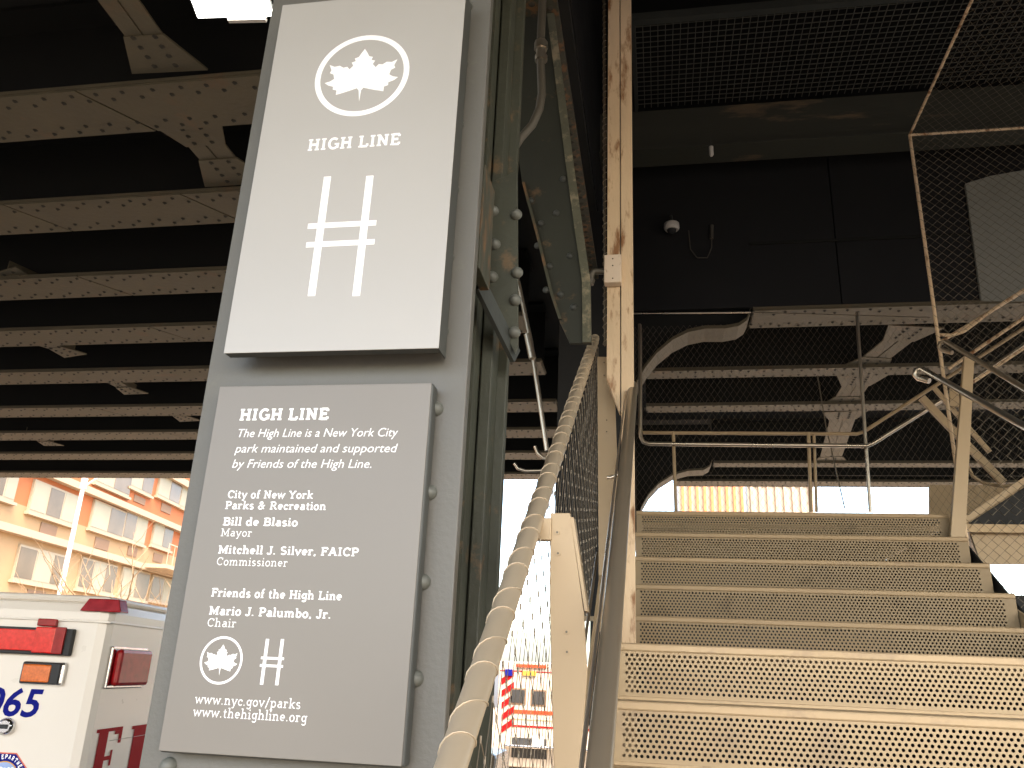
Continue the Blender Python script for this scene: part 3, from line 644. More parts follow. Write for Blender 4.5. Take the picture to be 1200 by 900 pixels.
# ------------------------------------------------------------------ far railing on the top landing
TZ = LZ + RI*5
FYr = 6.3
fr = empty('landing_railing', (.8, FYr, TZ), 'thin pipe railing with tall mesh screen behind the top landing', 'railing')
def pipe(par, pts, y, r, m_=STEEL, name='rail', n=10):
    P = [onY(px, py, y) for px, py in pts]; mb = MB(); mb.tube(P, r, n); return mb.build(name, m_, par)
pipe(fr, [(750, 380), (750.5, 500), (751, 512), (754, 518), (760, 520), (900, 521.5), (1016, 522.5), (1024, 519), (1115, 462), (1210, 398)], FYr, .016)
pipe(fr, [(748, 507), (900, 508), (1004, 508.5), (1012, 506), (1105, 446), (1210, 378)], FYr+.08, .014, BRONZE)
for px in (790.5, 949, 1018):
    top = (px-1.5, 507) if px < 1000 else (1004, 366)
    pipe(fr, [top, (px+1.5 if px < 1000 else 1020, 600)], FYr+.03, .013, STEEL if px > 1000 else BRONZE, 'baluster')
pipe(fr, [(954, 510), (957, 600)], FYr+.05, .011, BRONZE, 'baluster')
pipe(fr, [(958, 440), (968, 500), (990, 596)], FYr+.3, .005, DWIRE, 'stay_cable', 6)
pipe(fr, [(741, 367.5), (880, 366)], FYr, .006, STEEL, 'mesh_frame')
pipe(fr, [(880, 366), (1090, 372)], FYr, .004, DWIRE, 'mesh_frame')
def Pf(u, v): return Vector((-.15 + u, FYr+.12, TZ + v))
cable_mesh('cable_mesh', DWIRE, fr, Pf, 3.4, 1.86, .05, .038, .0011, ferr=False)

# ------------------------------------------------------------------ right side: mesh cage, tan post, looped handrails, second flight
CY = 5.05
cg = empty('mesh_cage', (1.7, CY, TZ), 'tall thin-framed wire mesh cage over the right side of the stairs', 'mesh cage')
Pc = onY(1070, 158, CY); Pb = onY(1124, 605, CY); xc = (Pc.x+Pb.x)/2
zt = Pc.z
m = MB(); m.tube([(xc, CY, zt), (xc, CY, TZ-.3)], .011, 8); m.tube([(xc, CY, zt), (xc, 0.2, zt)], .009, 8); m.tube([(xc, CY, zt), (4.5, CY, zt)], .009, 8); m.build('frame', POST, cg)
L = 4.85
m = MB(); n = 300
m.tube([Vector((xc, CY - L*i/n, zt)) + Vector((math.cos(i*1.2), 0, math.sin(i*1.2)))*.012 for i in range(n+1)], .0016, 4, False)
m.tube([Vector((xc + 2.8*i/200, CY, zt)) + Vector((0, math.cos(i*1.2), math.sin(i*1.2)))*.012 for i in range(201)], .0016, 4, False)
m.tube([Vector((xc, CY, zt - 2.6*i/200)) + Vector((math.cos(i*1.2), math.sin(i*1.2), 0))*.013 for i in range(201)], .0016, 4, False)
m.build('lacing_cable', WIRE, cg)
def Pg(u, v): return Vector((xc + u, CY, zt - v))
cable_mesh('cable_mesh', DWIRE, cg, Pg, 2.6, 2.6, .062, .029, .0019, ferr=False)
def Pt(u, v): return Vector((xc + u, CY - v, zt))
cable_mesh('cable_mesh', DWIRE, cg, Pt, 2.6, 4.0, .062, .036, .0015, ferr=False)
# square grating ceiling over the stairs
gr = empty('ceiling_grating', (1.0, 5, b1), 'black square wire grating high in the dark stair well', 'grating')
m = MB(); zc = b1 + .02; x0, y0g, y1g = -.1, onZ(900, 12, zc).y, yb-.02
k = x0
while k < 5.4: m.beam((k, y0g, zc), (k, y1g, zc), .006, .006); k += .058
k = y0g
while k < y1g: m.beam((x0, k, zc+.006), (5.4, k, zc+.006), .006, .006); k += .058
stuff(m.build('wire_grid', mat('grating wire', (.09, .088, .075), .5, var=.1), gr))
m = MB(); m.box((x0-.03, y0g-.06, zc-.04), (x0, y1g, zc+.03)); m.box((x0, y0g-.06, zc-.04), (5.4, y0g, zc+.03)); m.build('frame', COLDARK, gr)
# tan post with looped handrails
tp = empty('stair_post', (1.66, 4.95, TZ), 'tan flat steel post at the top right corner of the stairs', 'post')
m = MB(); m.prism([onY(*p, 4.93) for p in ((1130, 419), (1142, 419), (1137, 520), (1131, 640), (1113, 640), (1122, 520))], (0, .03, 0)); m.build('plate', BRONZE, tp, bevel=.003)
m = MB(); m.prism([onY(*p, 5.2) for p in ((1113, 455), (1124, 452), (1124, 476), (1113, 476))], (0, .02, 0)); m.build('lug_plate', BRONZE, tp)
rh = empty('handrail', (1.6, 4.6, TZ), 'polished looped handrail ending in a hook at the upper right', 'handrail')
def pt3(px, py, y): return onY(px, py, y)
for lo, hi, off in (((1078, 433), (1210, 505), 0), ((1106, 401), (1212, 462), .22)):
    a_ = pt3(lo[0], lo[1], 4.75+off); b_ = pt3(hi[0], hi[1], 3.75+off); dd = (b_-a_).normalized(); dn = Vector((0, 0, -1))
    m = MB(); m.tube([a_ + dd*.06 + Vector((.02, 0, -.055)), a_ + dd*.0 + Vector((-.015, 0, -.052)), a_ + Vector((-.03, 0, -.03)), a_ + Vector((-.022, 0, -.006)), a_ + Vector((.012, 0, .004)), b_], .0165 if off == 0 else .014, 14)
    m.build('rail', DARKRAIL if off else STEEL, rh)
# second flight seen from the side, rising to the right
fl = empty('upper_flight', (2.6, 5.6, TZ), 'upper stair flight climbing to the right behind the mesh', 'staircase')
def xbeam(p0, p1, y, wd, ht, nm, m_): a_, b_ = onY(*p0, y), onY(*p1, y); mb = MB(); mb.beam(a_, b_, wd, ht); return mb.build(nm, m_, fl)
xbeam((1127, 612), (1210, 557), 5.3, .04, .035, 'stringer', BRONZE)
m = MB(); m.prism([onY(*p, 5.34) for p in ((1134, 614), (1210, 565), (1400, 440), (1400, 625), (1210, 622), (1138, 622))], (0, .01, 0)); m.build('soffit_panel', BLACKP, fl)
for s0, s1, rr_ in (((1100, 402), (1215, 332), .012), ((1112, 432), (1215, 362), .012), ((1140, 448), (1215, 398), .011)):
    a_, b_ = onY(*s0, 5.9), onY(*s1, 5.9); m = MB(); m.tube([a_, b_], rr_, 8); m.build('rail', POST, fl)
pipe(fl, [(1098, 392), (1116, 393), (1130, 388), (1165, 362), (1215, 330)], 5.6, .012, POST)
xbeam((1080, 466), (1176, 566), 6.0, .03, .05, 'strut', BRONZE); xbeam((1095, 455), (1160, 530), 6.05, .02, .03, 'strut', BRONZE)
pipe(fl, [(1133, 545), (1140, 558), (1152, 566), (1175, 570), (1210, 566)], 6.1, .012, BRONZE, 'bracket')
# side mesh panel low on the right
sm = empty('side_mesh', (1.75, 4.4, LZ), 'low wire mesh guard on the right flank of the stairs', 'mesh screen')
def Pq(u, v): return Vector((1.70 + u, 5.28, LZ + .15 + v))
cable_mesh('cable_mesh', DWIRE, sm, Pq, 1.3, .72, .062, .03, .0019, ferr=False)
m = MB(); m.prism([onY(*p, 5.36) for p in ((1136, 621), (1215, 618), (1215, 661), (1150, 661))], (0, .02, 0)); m.build('kick_plate', BRONZE, sm)

m = MB(); m.prism([onY(*p, 5.40) for p in ((1140, 698), (1260, 697), (1260, 860), (1140, 860))], (0, .02, 0)); m.build('lower_panel', BLACKP, sm)
m = MB(); m.prism([onY(*p, 6.75) for p in ((1089, 568), (1300, 570), (1300, 640), (1089, 640))], (0, .02, 0)); m.build('back_panel', BRONZE, sm)
# pale sheet shaped as a patch of light behind the mesh, security camera, pendant, cable
lpatch = empty('light_patch_panel', (3.0, 6.6, H), 'pale grey panel standing in for light on the dark wall behind mesh at the upper right', 'panel')
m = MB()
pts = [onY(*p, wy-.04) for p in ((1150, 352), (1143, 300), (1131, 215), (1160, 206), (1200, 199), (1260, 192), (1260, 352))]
m.prism(pts, (0, .03, 0)); m.build('light_patch_sheet', LITPATCH, lpatch, bevel=.004)
sc_ = empty('security_camera', onY(787, 262, wy-.1), 'small white dome security camera on the dark ceiling', 'camera')
c = onY(787, 266, wy-.1); m = MB(); m.tube([c + Vector((0, 0, .035)), c + Vector((0, 0, .03)), c + Vector((0, 0, -.012)), c + Vector((0, 0, -.03))], [.058, .066, .069, .056], 20); m.build('housing', PLASTIC, sc_)
m = MB(); m.dome(c + Vector((0, 0, -.028)), (0, 0, -1), .043, 16, 4, .035); m.build('lens_dome', RUBBER, sc_)
m = MB(); m.tube([c + Vector((0, 0, .035)), c + Vector((0, 0, .10)), c + Vector((.0, .09, .16))], .014, 8); m.build('arm', COLDARK, sc_)
m = MB(); a_ = onY(834, 264, wy-.03); m.tube([onY(807, 270, wy-.03), onY(809, 292, wy-.03), onY(817, 302, wy-.03), onY(829, 302, wy-.03), onY(834, 290, wy-.03), a_], .005, 6); m.tube([a_, onY(834, 280, wy-.03)], .018, 8)
tag(m.build('hanging_cable', CONDUIT), 'looped black cable hanging beside the security camera', 'cable')
pn = empty('pendant_sensor', onY(833.5, 172, 5.9), 'tiny white pendant sensor below the dark beam', 'sensor')
c = onY(833.5, 177, 5.9); m = MB(); m.tube([c + Vector((0, 0, .04)), c - Vector((0, 0, .035)), c - Vector((0, 0, .05))], [.018, .018, .01], 12); m.build('body', PLASTIC, pn)
m = MB(); m.tube([c + Vector((0, 0, .02)), c + Vector((0, 0, .12))], .005, 6); m.build('stem', COLDARK, pn)

# ------------------------------------------------------------------ conduits beside the column
cd = empty('conduit', onY(633, 60, 2.5), 'grey steel conduit with a coupling bending left beside the column', 'pipe')
m = MB(); m.tube([onY(*p, 2.5) for p in ((637, -25), (634, 40), (633, 60), (634, 85), (635, 110), (632, 128), (624, 146), (610, 162), (600, 178), (594, 200), (591, 240), (588, 330))], .0155, 14); m.build('pipe', CONDUIT, cd)
m = MB(); a_, b_ = onY(634, 50, 2.5), onY(634, 58, 2.5); m.tube([a_, b_], .026, 8); m.tube([b_, onY(634, 66, 2.5)], .019, 12); m.tube([onY(634, 66, 2.5), onY(634.2, 71, 2.5)], .024, 12); m.build('coupling', STEEL, cd)
m = MB(); m.tube([onY(*p, 2.7) for p in ((612, -25), (604, 80), (598, 180), (596, 260))], .014, 10)
tag(m.build('conduit', CONDUIT), 'straight dark conduit running down just right of the column', 'pipe')
m = MB(); m.tube([onY(*p, 3.6) for p in ((606, 325), (622, 400), (641, 528))], .011, 8); rod = m.build('rod', STEEL)
tag(rod, 'thin slanting steel rod with a sleeve between column and guard rail', 'rod')
m = MB(); m.tube([onY(618, 392, 3.58), onY(624, 420, 3.58)], .018, 10); s = m.build('sleeve', STEEL, rod)
for pts, lb in ((((627, 523), (630, 531), (637, 537), (645, 538)), 'small curved steel hook nearest the rod end'), (((603, 543), (607, 549), (616, 552), (634, 551.5)), 'small curved steel hook low beside the column')):
    m = MB(); m.tube([onY(*p, 6.0) for p in pts], .013, 8); tag(m.build('curved_hook', STEEL), lb, 'hook')
# big dark bracing plate with rusted edge
bp = empty('brace_plate', onY(650, 300, 3.1), 'big dark slanting steel plate with rusty edges behind the conduits', 'plate')
poly = [(604, -30), (645, -30), (650, 20), (660, 95), (672, 190), (684, 275), (692, 330), (693, 402), (668, 402), (655, 375), (645, 345), (628, 275), (612, 215), (603, 150)]
m = MB(); m.prism([onY(*p, 3.1) for p in poly], (0, .02, 0)); m.build('plate', mat('old dark paint', (.022, .024, .016), .75, var=.35, scale=4, bump=.3, bscale=25, dirt=(.10, .06, .03), dirt_amt=.02, dirt_scale=6), bp)
FLK = mat('flaking edge paint', (.09, .09, .06), .85, var=.3, scale=9, bump=.8, bscale=35, dirt=(.24, .20, .13), dirt_amt=.3, dirt_scale=10)
m = MB(); ed = [onY(*p, 3.1) for p in poly[1:8]]
m2 = []
for i in range(len(ed)-1): m.prism([ed[i], ed[i+1], ed[i+1] + Vector((-.035, 0, 0)), ed[i] + Vector((-.035, 0, 0))], (0, -.012, 0))
m.build('edge_strip', FLK, bp)
m = MB(); ed = [onY(*p, 3.1) for p in poly[9:13]]
for i in range(len(ed)-1): m.prism([ed[i], ed[i+1], ed[i+1] + Vector((.012, 0, 0)), ed[i] + Vector((.012, 0, 0))], (0, -.012, 0))
m.build('edge_strip', RUSTED, bp)
for p in ((622, 235), (634, 262), (630, 288), (644, 312), (652, 250), (640, 340), (657, 345), (668, 300), (672, 360), (660, 210)):
    q = onY(*p, 3.1); m = MB(); m.dome(q, (0, -1, 0), .016, 8, 2); m.build('rivet', COLDARK, bp)

# ------------------------------------------------------------------ ceiling lamp above the column
lp = empty('ceiling_lamp', onZ(265, -5, H-.1), 'bright rectangular lamp fixture under the deck beside the column top', 'lamp')
zl = H - .15
q = [onZ(*p, zl) for p in ((232, 21), (320, 19), (300, -40), (210, -38))]
m = MB(); m.prism(q, (0, 0, .012)); m.build('diffuser', LAMPE, lp)
c = sum(q, Vector())/4; big = [c + (p-c)*1.06 + Vector((0, 0, .013)) for p in q]
m = MB(); m.prism(big, (0, 0, .09)); m.build('housing', COLDARK, lp)
m = MB(); m.beam(onZ(268, 23.5, zl), onZ(312, 22.5, zl), .02, .02); m.build('clip', PLASTIC, lp)

# ------------------------------------------------------------------ ambulance
def vehicle_frame(p, yaw): return Matrix.Translation(p) @ Matrix.Rotation(yaw, 4, 'Z')
AY = 5.0
cor = onY(122, 760, AY)                          # rear right top corner region
yaw = math.radians(9.5)
amb = empty('ambulance', (cor.x, cor.y, G), 'white ambulance with red lights parked left of the column', 'ambulance')
ztop = onY(60, 703, AY).z
fx = Vector((math.cos(yaw), math.sin(yaw), 0)); fy = Vector((-math.sin(yaw), math.cos(yaw), 0)); O = Vector((cor.x, cor.y, 0))
def AV(u, v, z): return O + fx*u + fy*v + Vector((0, 0, z))   # u to the right along the rear, v forward
def abox(mb, u0, v0, z0, u1, v1, z1):
    vs = [AV(u, v, z) for z in (z0, z1) for u, v in ((u0, v0), (u1, v0), (u1, v1), (u0, v1))]
    return mb.add(vs, [(0,3,2,1),(4,5,6,7),(0,1,5,4),(1,2,6,5),(2,3,7,6),(3,0,4,7)])
m = MB(); abox(m, -2.3, 0, .45, 0, 3.9, ztop); m.build('body', VANW, amb, bevel=.07)
m = MB(); abox(m, -2.3+.03, .03, ztop-.01, -.03, 3.87, ztop+.035); m.build('roof', VANW, amb, bevel=.03)
m = MB(); abox(m, -2.32, -.012, ztop-.135, .012, 3.9, ztop-.120); m.build('drip_rail', VANW, amb, bevel=.005)
m = MB(); abox(m, -2.2, 3.9, .5, -.1, 5.9, 2.0); m.build('cab', VANW, amb, bevel=.2)
for u, v in ((-2.25, .9), (-.02, .9), (-2.25, 5.0), (-.02, 5.0)):
    m = MB(); m.tube([AV(u-.1, v, .42), AV(u+.1, v, .42)], .40, 24); wh = m.build('wheel', RUBBER, amb)
    m = MB(); m.tube([AV(u-.11, v, .42), AV(u+.11, v, .42)], .22, 20); m.build('rim', CHROME, wh)
# plane helpers for the rear (v=0) and the right side (u=0)
def on_rear(px, py):
    r = ray(px, py); n_ = fy; t = (O - EYE).dot(n_) / r.dot(n_); p = EYE + r*t; q = p - O; return q.dot(fx), p.z
def on_side(px, py):
    r = ray(px, py); n_ = fx; t = (O - EYE).dot(n_) / r.dot(n_); p = EYE + r*t; q = p - O; return q.dot(fy), p.z
def rear_box(name, px0, py0, px1, py1, th, mt, par, bev=.008, off=0.0):
    u0, z1 = on_rear(px0, py0); u1, z0 = on_rear(px1, py1); m = MB(); abox(m, u0, -th-off, z0, u1, -off, z1); return m.build(name, mt, par, bevel=bev)
def side_box(name, px0, py0, px1, py1, th, mt, par, bev=.008, off=0.0):
    v0, z1 = on_side(px0, py0); v1, z0 = on_side(px1, py1); m = MB(); abox(m, off, v0, z0, off+th, v1, z1); return m.build(name, mt, par, bevel=bev)
L1 = rear_box('light_bar', -60, 731, 84, 769, .045, RUBBER, amb, .008)
rear_box('lens', -58, 734, 47, 763, .02, REDB, L1, .004, .045); rear_box('lens', 49, 735, 66, 766, .022, REDB, L1, .006, .045); rear_box('lens', 67, 735, 77, 767, .02, REDL, L1, .004, .045)
rear_box('marker_light', 48, 725, 68, 734.5, .035, REDL, amb, .006)
L2 = rear_box('side_light', 30, 774, 75, 804, .035, CHROME, amb, .03); rear_box('bezel', 32, 776, 71, 802, .012, RUBBER, L2, .02, .035); rear_box('lens', 33, 778, 61, 800, .014, AMBER, L2, .02, .04)
L3 = side_box('warning_light', 130, 757, 163, 806, .02, CHROME, amb, .015); side_box('lens', 132, 760, 162, 803, .05, REDL, L3, .024, .02)
# roof corner beacon: low trapezoid
u0, _ = on_rear(93, 728); u1, _ = on_rear(142, 728)
m = MB(); zb = ztop - .02; m.prism([AV(u0, -.03, zb-.045), AV(u1, -.03, zb-.045), AV(u1-.035, -.015, zb+.035), AV(u0+.04, -.015, zb+.035)], fy*.12); m.build('corner_beacon', REDL, amb, bevel=.006)
# door handle lock
u, z = on_rear(9, 851); m = MB(); m.tube([AV(u, -.002, z), AV(u, -.03, z), AV(u, -.04, z)], [.05, .05, .035], 20); lk = m.build('door_lock', CHROME, amb)
m = MB(); abox(m, u-.05, -.05, z-.012, u+.02, -.038, z+.012); m.build('latch', RUBBER, lk)
# fleet number
u0, z0 = on_rear(-20, 836); u1, z1 = on_rear(46, 836); zc0 = on_rear(20, 839)[1]; zc1 = on_rear(20, 806)[1]
m = MB(); sans_mesh(m, '065', AV(u0, -.001, zc0), fx, UZ, -fy, u1-u0, (zc1-zc0)*.98, .15, .02); m.build('fleet_number', NAVY, amb, recalc=False)
# side lettering: bold roman capitals
def roman(mb, ch, px0, px1, pyb, pyt):
    _, zb_ = on_side(px0, pyb); v1, zt_ = on_side(px1, pyt); v0 = on_side(px0, pyt)[0]; wv = v1-v0; hh = zt_-zb_
    def q(a_, b_, c_, d_, k): mb.add([AV(.0035+.0002*k, v0+a_*wv, zb_+b_*hh), AV(.0035+.0002*k, v0+c_*wv, zb_+b_*hh), AV(.0035+.0002*k, v0+c_*wv, zb_+d_*hh), AV(.0035+.0002*k, v0+a_*wv, zb_+d_*hh)], [(0,1,2,3)])
    if ch == 'F': q(.12,0,.46,1,0); q(0,.94,1,1,1); q(.88,.72,1,.94,2); q(.42,.46,.72,.53,3); q(.66,.36,.74,.62,4); q(0,0,.62,.05,5); q(.7,.88,.9,.94,6)
    if ch == 'I': q(.15,0,.85,1,0); q(0,.95,1,1,1); q(0,0,1,.05,2)
    if ch == 'R': q(.18,0,.4,1,0); q(0,.94,.8,1,1); q(.7,.55,.92,.94,2); q(.4,.48,.8,.54,3); q(0,0,.58,.05,4); q(.6,0,.8,.48,5)
    if ch == 'E': q(.18,0,.42,1,0); q(0,.94,1,1,1); q(.88,.72,1,.94,2); q(.42,.46,.72,.53,3); q(0,0,1,.06,5); q(.88,.06,1,.28,6)
m = MB(); roman(m, 'F', 114, 144, 925, 851); roman(m, 'I', 155, 175, 928, 848); roman(m, 'R', 184, 206, 926, 845); roman(m, 'E', 213, 232, 924, 842); stuff(m.build('side_lettering', REDP, amb, recalc=False))
m = MB(); v0, z0 = on_side(128, 868); m.tube([AV(.003, v0, z0), AV(.003, v0+1.2, z0)], .002, 4); m.build('panel_seam', mat('seam', (.4, .36, .3), .6), amb)
# octagonal badge
u, z = on_rear(2, 912); rad = .155
def disc(mb, rr, n, k, rot=0): mb.add([AV(u + rr*math.cos(2*math.pi*(i+.5)/n + rot), -.001 - .0005*k, z + rr*math.sin(2*math.pi*(i+.5)/n + rot)) for i in range(n)], [tuple(range(n))])
m = MB(); disc(m, rad, 8, 0); bd = m.build('badge', mat('badge red print', (.6, .12, .06), .4), amb, recalc=False)
m = MB(); disc(m, rad*.95, 8, 1); m.build('badge_field', NAVY, bd, recalc=False)
m = MB(); disc(m, rad*.62, 28, 2); m.build('badge_ring', YELL, bd, recalc=False)
m = MB(); disc(m, rad*.58, 28, 3); m.build('badge_centre', mat('badge pale blue', (.25, .35, .6), .4), bd, recalc=False)
m = MB(); word = 'FIRE DEPARTMENT'; n = len(word)
for i, ch in enumerate(word):
    t = math.radians(165 - 150*i/(n-1)); c = AV(u + rad*.70*math.cos(t), -.003, z + rad*.70*math.sin(t))
    tx = fx*math.sin(t) - UZ*math.cos(t); tz = fx*math.cos(t) + UZ*math.sin(t)
    if ch in GL and ch != ' ': slab_text(m, ch, c - tx*.008, tx, tz, -fy, .016, .024, 13, slabs=False)
word = 'CITY OF NEW YORK'
GL['W'] = (84, [[(6,70),(24,2),(42,68),(60,2),(78,70)]], []); GL['O'] = (70, [E(35,35,27,32,0,360,16)], []); GL['K'] = (68, [[(17,0),(17,70)], [(18,30),(54,70)], [(28,40),(58,0)]], []); GL['D'] = (68, [[(16,0),(16,70)], [(16,3),(34,3)] + E(34,35,24,32,-90,90,10) + [(16,67)]], [])
for i, ch in enumerate('DEPARTMENT'):
    pass
slab_text(m, 'CITY OF', AV(u-.06, -.0028, z+.035), fx, UZ, -fy, .12, .026, 13, slabs=False); slab_text(m, 'NEW YORK', AV(u-.07, -.0028, z-.01), fx, UZ, -fy, .14, .026, 13, slabs=False)
m.build('badge_lettering', WHITE, bd, recalc=False)

# ------------------------------------------------------------------ second emergency vehicle, seen through the left mesh
TY = 20.0
fe = empty('fire_engine', (onY(640, 800, TY).x, TY, G), 'white and red emergency truck far behind the left wire mesh', 'fire truck')
def tb(name, px0, py0, px1, py1, y0, dep, mt, par, bev=0):
    a_, b_ = onY(px0, py0, y0), onY(px1, py1, y0); m = MB(); m.box((a_.x, y0, b_.z), (b_.x, y0+dep, a_.z)); return m.build(name, mt, par, bevel=bev)
bd_ = tb('body', 585, 774, 700, 905, TY, 5, mat('truck off-white paint', (.42, .37, .31), .35, var=.02), fe, .03)
tb('red_band', 586, 786, 700, 790, TY-.012, .01, REDP, fe); tb('warning_light', 592, 784, 600, 792, TY-.05, .05, NAVY, fe); tb('warning_light', 612, 786, 628, 792, TY-.05, .05, YELL, fe)
w1 = tb('window', 598, 806, 616, 826, TY-.02, .02, GRILLE, fe, .01); tb('pane', 600, 808, 614, 824, TY-.03, .01, RUBBER, w1)
w2 = tb('window', 622, 808, 640, 828, TY-.02, .02, GRILLE, fe, .01); tb('pane', 624, 810, 638, 826, TY-.03, .01, RUBBER, w2)
tb('side_band', 594, 831, 700, 841, TY-.014, .012, ORANGE, fe); tb('side_band', 594, 842, 700, 848, TY-.014, .012, YELL, fe); tb('side_band', 594, 849, 700, 857, TY-.014, .012, REDP, fe)
tb('lower_grille', 600, 864, 640, 890, TY-.014, .012, RUBBER, fe); tb('roof_light', 605, 778, 640, 783, TY-.05, .05, ORANGE, fe)
for k in range(5):
    a_ = onY(588, 795 + k*14, TY-.02); m = MB(); m.prism([a_, a_ + Vector((.28, 0, .2)), a_ + Vector((.28, 0, .06)), a_ + Vector((0, 0, -.14))], (0, .01, 0)); m.build('stripe', REDP, fe)
tb('bumper', 590, 872, 699, 882, TY-.25, .25, CHROME, fe, .02); tb('number_plate', 623, 862, 637, 876, TY-.03, .02, PLASTIC, fe)
for px in (604, 728):
    c = onY(px, 892, TY+.6); m = MB(); m.tube([(c.x-.15, c.y, .5), (c.x+.15, c.y, .5)], .5, 20); m.build('wheel', RUBBER, fe)
m = MB(); m.box((-2.9, 10.2, .35), (-1.95, 12.4, .8)); cr_ = empty('parked_car', (-2.4, 11, G), 'pale silver parked car low behind the left mesh', 'car')
m.build('body', mat('silver car paint', (.5, .48, .44), .3, metal=.4), cr_, bevel=.12)
m = MB(); m.prism([(-2.85, 10.5, .8), (-2.85, 12.2, .8), (-2.85, 11.9, 1.35), (-2.85, 11.0, 1.35)], (.85, 0, 0)); m.build('cabin', GLASS, cr_, bevel=.06)
for xx, yy in ((-2.9, 10.65), (-2.9, 11.95), (-1.95, 10.65), (-1.95, 11.95)):
    m = MB(); m.tube([(xx-.08, yy, .32), (xx+.08, yy, .32)], .32, 16); m.build('wheel', RUBBER, cr_)

# ------------------------------------------------------------------ brick apartment house across the street
fd = ray(611, 791); fd.z = 0; fd.normalize(); fn_ = Vector((fd.y, -fd.x, 0))       # along the facade, and outwards (towards the street)
O2 = EYE + ray(100, 640) * (34 / ray(100, 640).y); O2.z = 0
def onF(px, py, off=0.0):
    r = ray(px, py); O_ = O2 + fn_*off; t = (O_ - EYE).dot(fn_) / r.dot(fn_); return EYE + r*t
def FP(s, z, off=0.0): p = O2 + fd*s + fn_*off; return Vector((p.x, p.y, z))
def sz(px, py): p = onF(px, py); return (p - O2).dot(fd), p.z
bh = empty('apartment_building', O2, 'sunlit orange and cream brick apartment building across the street', 'building')
def fbox(name, s0, s1, z0, z1, off, dep, mt, par, bev=0):
    vs = [FP(s, z, o) for o in (off, off+dep) for s, z in ((s0, z0), (s1, z0), (s1, z1), (s0, z1))]
    m = MB(); m.add(vs, [(0,1,2,3),(4,7,6,5),(0,4,5,1),(1,5,6,2),(2,6,7,3),(3,7,4,0)]); return m.build(name, mt, par, bevel=bev)
zB = sz(100, 574.5)[1]; zC = sz(100, 645)[1]; st_ = zB - zC
zsp = sz(100, 617)[1]                              # top of the cream spandrel
S0, S1 = -30, 60
fbox('wall', S0, S1, 0, zsp, -8, 8, CREAM, bh); fbox('wall', S0, S1, zsp, 22, -8, 8, BRICK, bh)
for z in (zC, zB, zB+st_): fbox('ledge', S0, S1, z-.17, z+.12, .001, .35, LEDGE, bh)
def win(px0, py0, px1, py1, panes=3, cur=0):
    s0, zt_ = sz(px0, py0); s1, zb_ = sz(px1, py1)
    zt_ = sz((px0+px1)/2, (py0))[1]; zb_ = sz((px0+px1)/2, py1)[1]
    f_ = fbox('window', s0, s1, zb_, zt_, .002, .10, FRAME, bh); n = panes; wd = (s1-s0)/n
    for i in range(n):
        fbox('pane', s0+wd*i+.06, s0+wd*(i+1)-.04, zb_+.1, zt_-.08, .103, .012, (GLASS if (i+cur) % 2 else BLIND), f_)
    fbox('sill', s0-.1, s1+.1, zb_-.12, zb_-.005, .002, .2, LEDGE, f_)
# centre tops/bottoms per window at their centre column
for q in ((-22, 547, 14, 583, 3, 0), (37, 570, 85, 609, 3, 0), (108, 591, 141, 626, 2, 0), (146, 602, 167, 636, 2, 1), (180, 612, 198, 643, 2, 0),
          (20, 644, 73, 685, 3, 1), (94, 657, 130, 694, 3, 1), (142, 667, 169, 702, 2, 0), (177, 676, 200, 706, 2, 1), (-50, 630, -12, 672, 3, 0),
          (113, 545, 150, 575, 2, 0), (154, 548, 176, 577, 2, 0), (187, 553, 208, 588, 2, 0), (213, 565, 230, 600, 2, 0)): win(*q)
for q in ((46, 614, 66, 627), (110, 631, 127, 644), (149, 641, 160, 652), (179, 649, 190, 659), (156, 582, 170, 590), (188, 591, 200, 601), (30, 692, 52, 704)):
    s0, _ = sz(q[0], (q[1]+q[3])/2); s1, _ = sz(q[2], (q[1]+q[3])/2); zt_ = sz((q[0]+q[2])/2, q[1])[1]; zb_ = sz((q[0]+q[2])/2, q[3])[1]
    v_ = fbox('vent', s0, s1, zb_, zt_, .002, .04, GRILLE, bh)
def balcony(px0, px1, pyf, h):
    s0 = sz(px0, pyf)[0]; s1 = sz(px1, pyf+8)[0]; zf = zC + .13
    b = fbox('balcony', s0, s1, zf-.2, zf, .36, 1.1, LEDGE, bh)
    fbox('rail', s0, s1, zf+1.0, zf+1.06, 1.40, .05, LEDGE, b)
    for k in range(9): s = s0 + (s1-s0)*k/8; fbox('picket', s-.02, s+.02, zf, zf+1.0, 1.41, .03, LEDGE, b)
balcony(163, 215, 660, 1)
# far pale buildings seen under the deck
def far_building(px0, px1, pyt, y, lb, mt, fin, nf, name='tower_block'):
    a_, b_ = onY(px0, pyt, y), onY(px1, pyt, y); t = empty(name, ((a_.x+b_.x)/2, y, G), lb, 'building')
    m = MB(); m.box((a_.x, y, 0), (b_.x, y+12, a_.z)); m.build('wall', mt, t)
    wd = (b_.x-a_.x)/nf
    for i in range(nf):
        x = a_.x + wd*(i+.5); m = MB(); m.box((x-wd*.18, y-.35, 0), (x+wd*.18, y-.005, a_.z)); m.build('pier', fin, t)
    nz = 14
    for j in range(nz):
        z = 3 + j*3.2
        if z < a_.z: m = MB(); m.box((a_.x, y-.15, z), (b_.x, y-.004, z+.5)); m.build('floor_band', LEDGE, t)
    return t
far_building(793, 868, 480, 60, 'pale far building with orange brick piers under the far deck edge', FARW, mat('far orange piers', (.36, .14, .05), .8), 9)
far_building(870, 945, 470, 75, 'whitish far building with thin upright piers beside the orange one', FARW, LEDGE, 8)

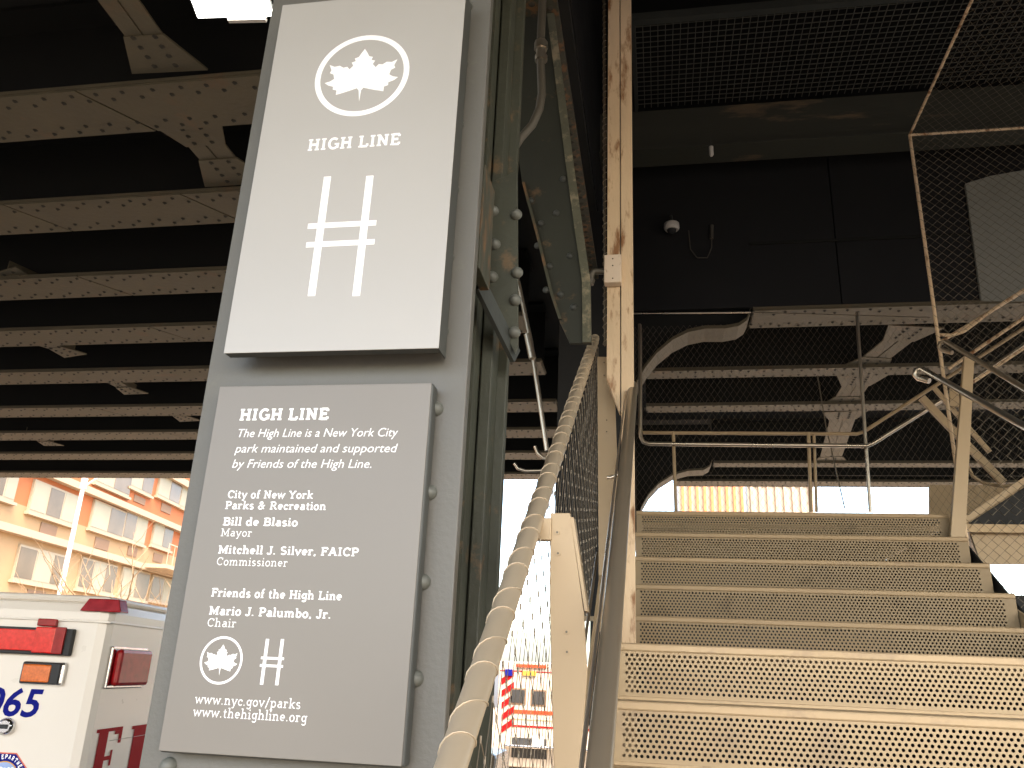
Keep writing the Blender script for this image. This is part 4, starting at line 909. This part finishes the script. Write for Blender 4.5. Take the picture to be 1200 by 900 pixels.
# ------------------------------------------------------------------ street lamp and bare trees
p0, p1 = onY(68, 712, 24), onY(97, 566, 24)
sl = empty('street_lamp', (p0.x, 24, G), 'tall pale street lamp in front of the brick building', 'street lamp')
xm_ = (p0.x+p1.x)/2
m = MB(); m.tube([(xm_-.0, 24, 0), (xm_, 24, p1.z)], [.10, .065], 12); m.build('pole', POLE, sl)
m = MB(); a_ = Vector((xm_, 24, p1.z-.15)); b_ = onY(128, 553, 24); m.tube([a_, a_.lerp(b_, .5) + Vector((0, 0, .03)), b_], .04, 8); m.build('arm', POLE, sl)
m = MB(); m.tube([b_, b_ + Vector((.35, 0, .05)), b_ + Vector((.6, 0, .05))], [.05, .11, .06], 10); m.build('lamp_head', POLE, sl)
m = MB(); m.tube([(xm_, 24, p1.z-.2), (xm_, 24, p1.z+.15)], .11, 10); m.build('cap', POLE, sl)
def bare_tree(x, y, h, seed, lb):
    rnd = random.Random(seed); t = empty('bare_tree', (x, y, G), lb, 'tree', 'bare young street trees')
    tr_ = MB(); tr_.tube([(x, y, 0), (x+.05, y, h*.35), (x-.03, y, h*.5)], [.11, .08, .06], 8); tr_.build('trunk', TREEM, t)
    cr = MB()
    def br(p, d, L, r, dep):
        pts = [p]; q = p.copy(); dd = d.copy()
        for _ in range(4):
            dd = (dd + Vector((rnd.uniform(-.25, .25), rnd.uniform(-.25, .25), rnd.uniform(-.05, .25)))).normalized(); q = q + dd*L/4; pts.append(q.copy())
        cr.tube(pts, [r, r*.85, r*.7, r*.55, r*.4], 5, False)
        if dep:
            for i in (2, 3, 4):
                a_ = rnd.uniform(0, 6.28); nd = (dd + Vector((math.cos(a_), math.sin(a_), .25))*.9).normalized(); br(pts[i], nd, L*.62, r*.5, dep-1)
    for i in range(6):
        a_ = i*1.05 + rnd.random(); br(Vector((x, y, h*(.36+.03*i))), Vector((math.cos(a_), math.sin(a_), .8)).normalized(), h*.36, .035, 2)
    stuff(cr.build('branches', TREEM, t, recalc=False))
q = onY(140, 720, 18); bare_tree(q.x, 18, 4.7, 3, 'bare tree with thin branches right of the pale lamp pole')
q = onY(98, 720, 22); bare_tree(q.x, 22, 4.6, 8, 'smaller bare tree nearer the pale lamp pole')
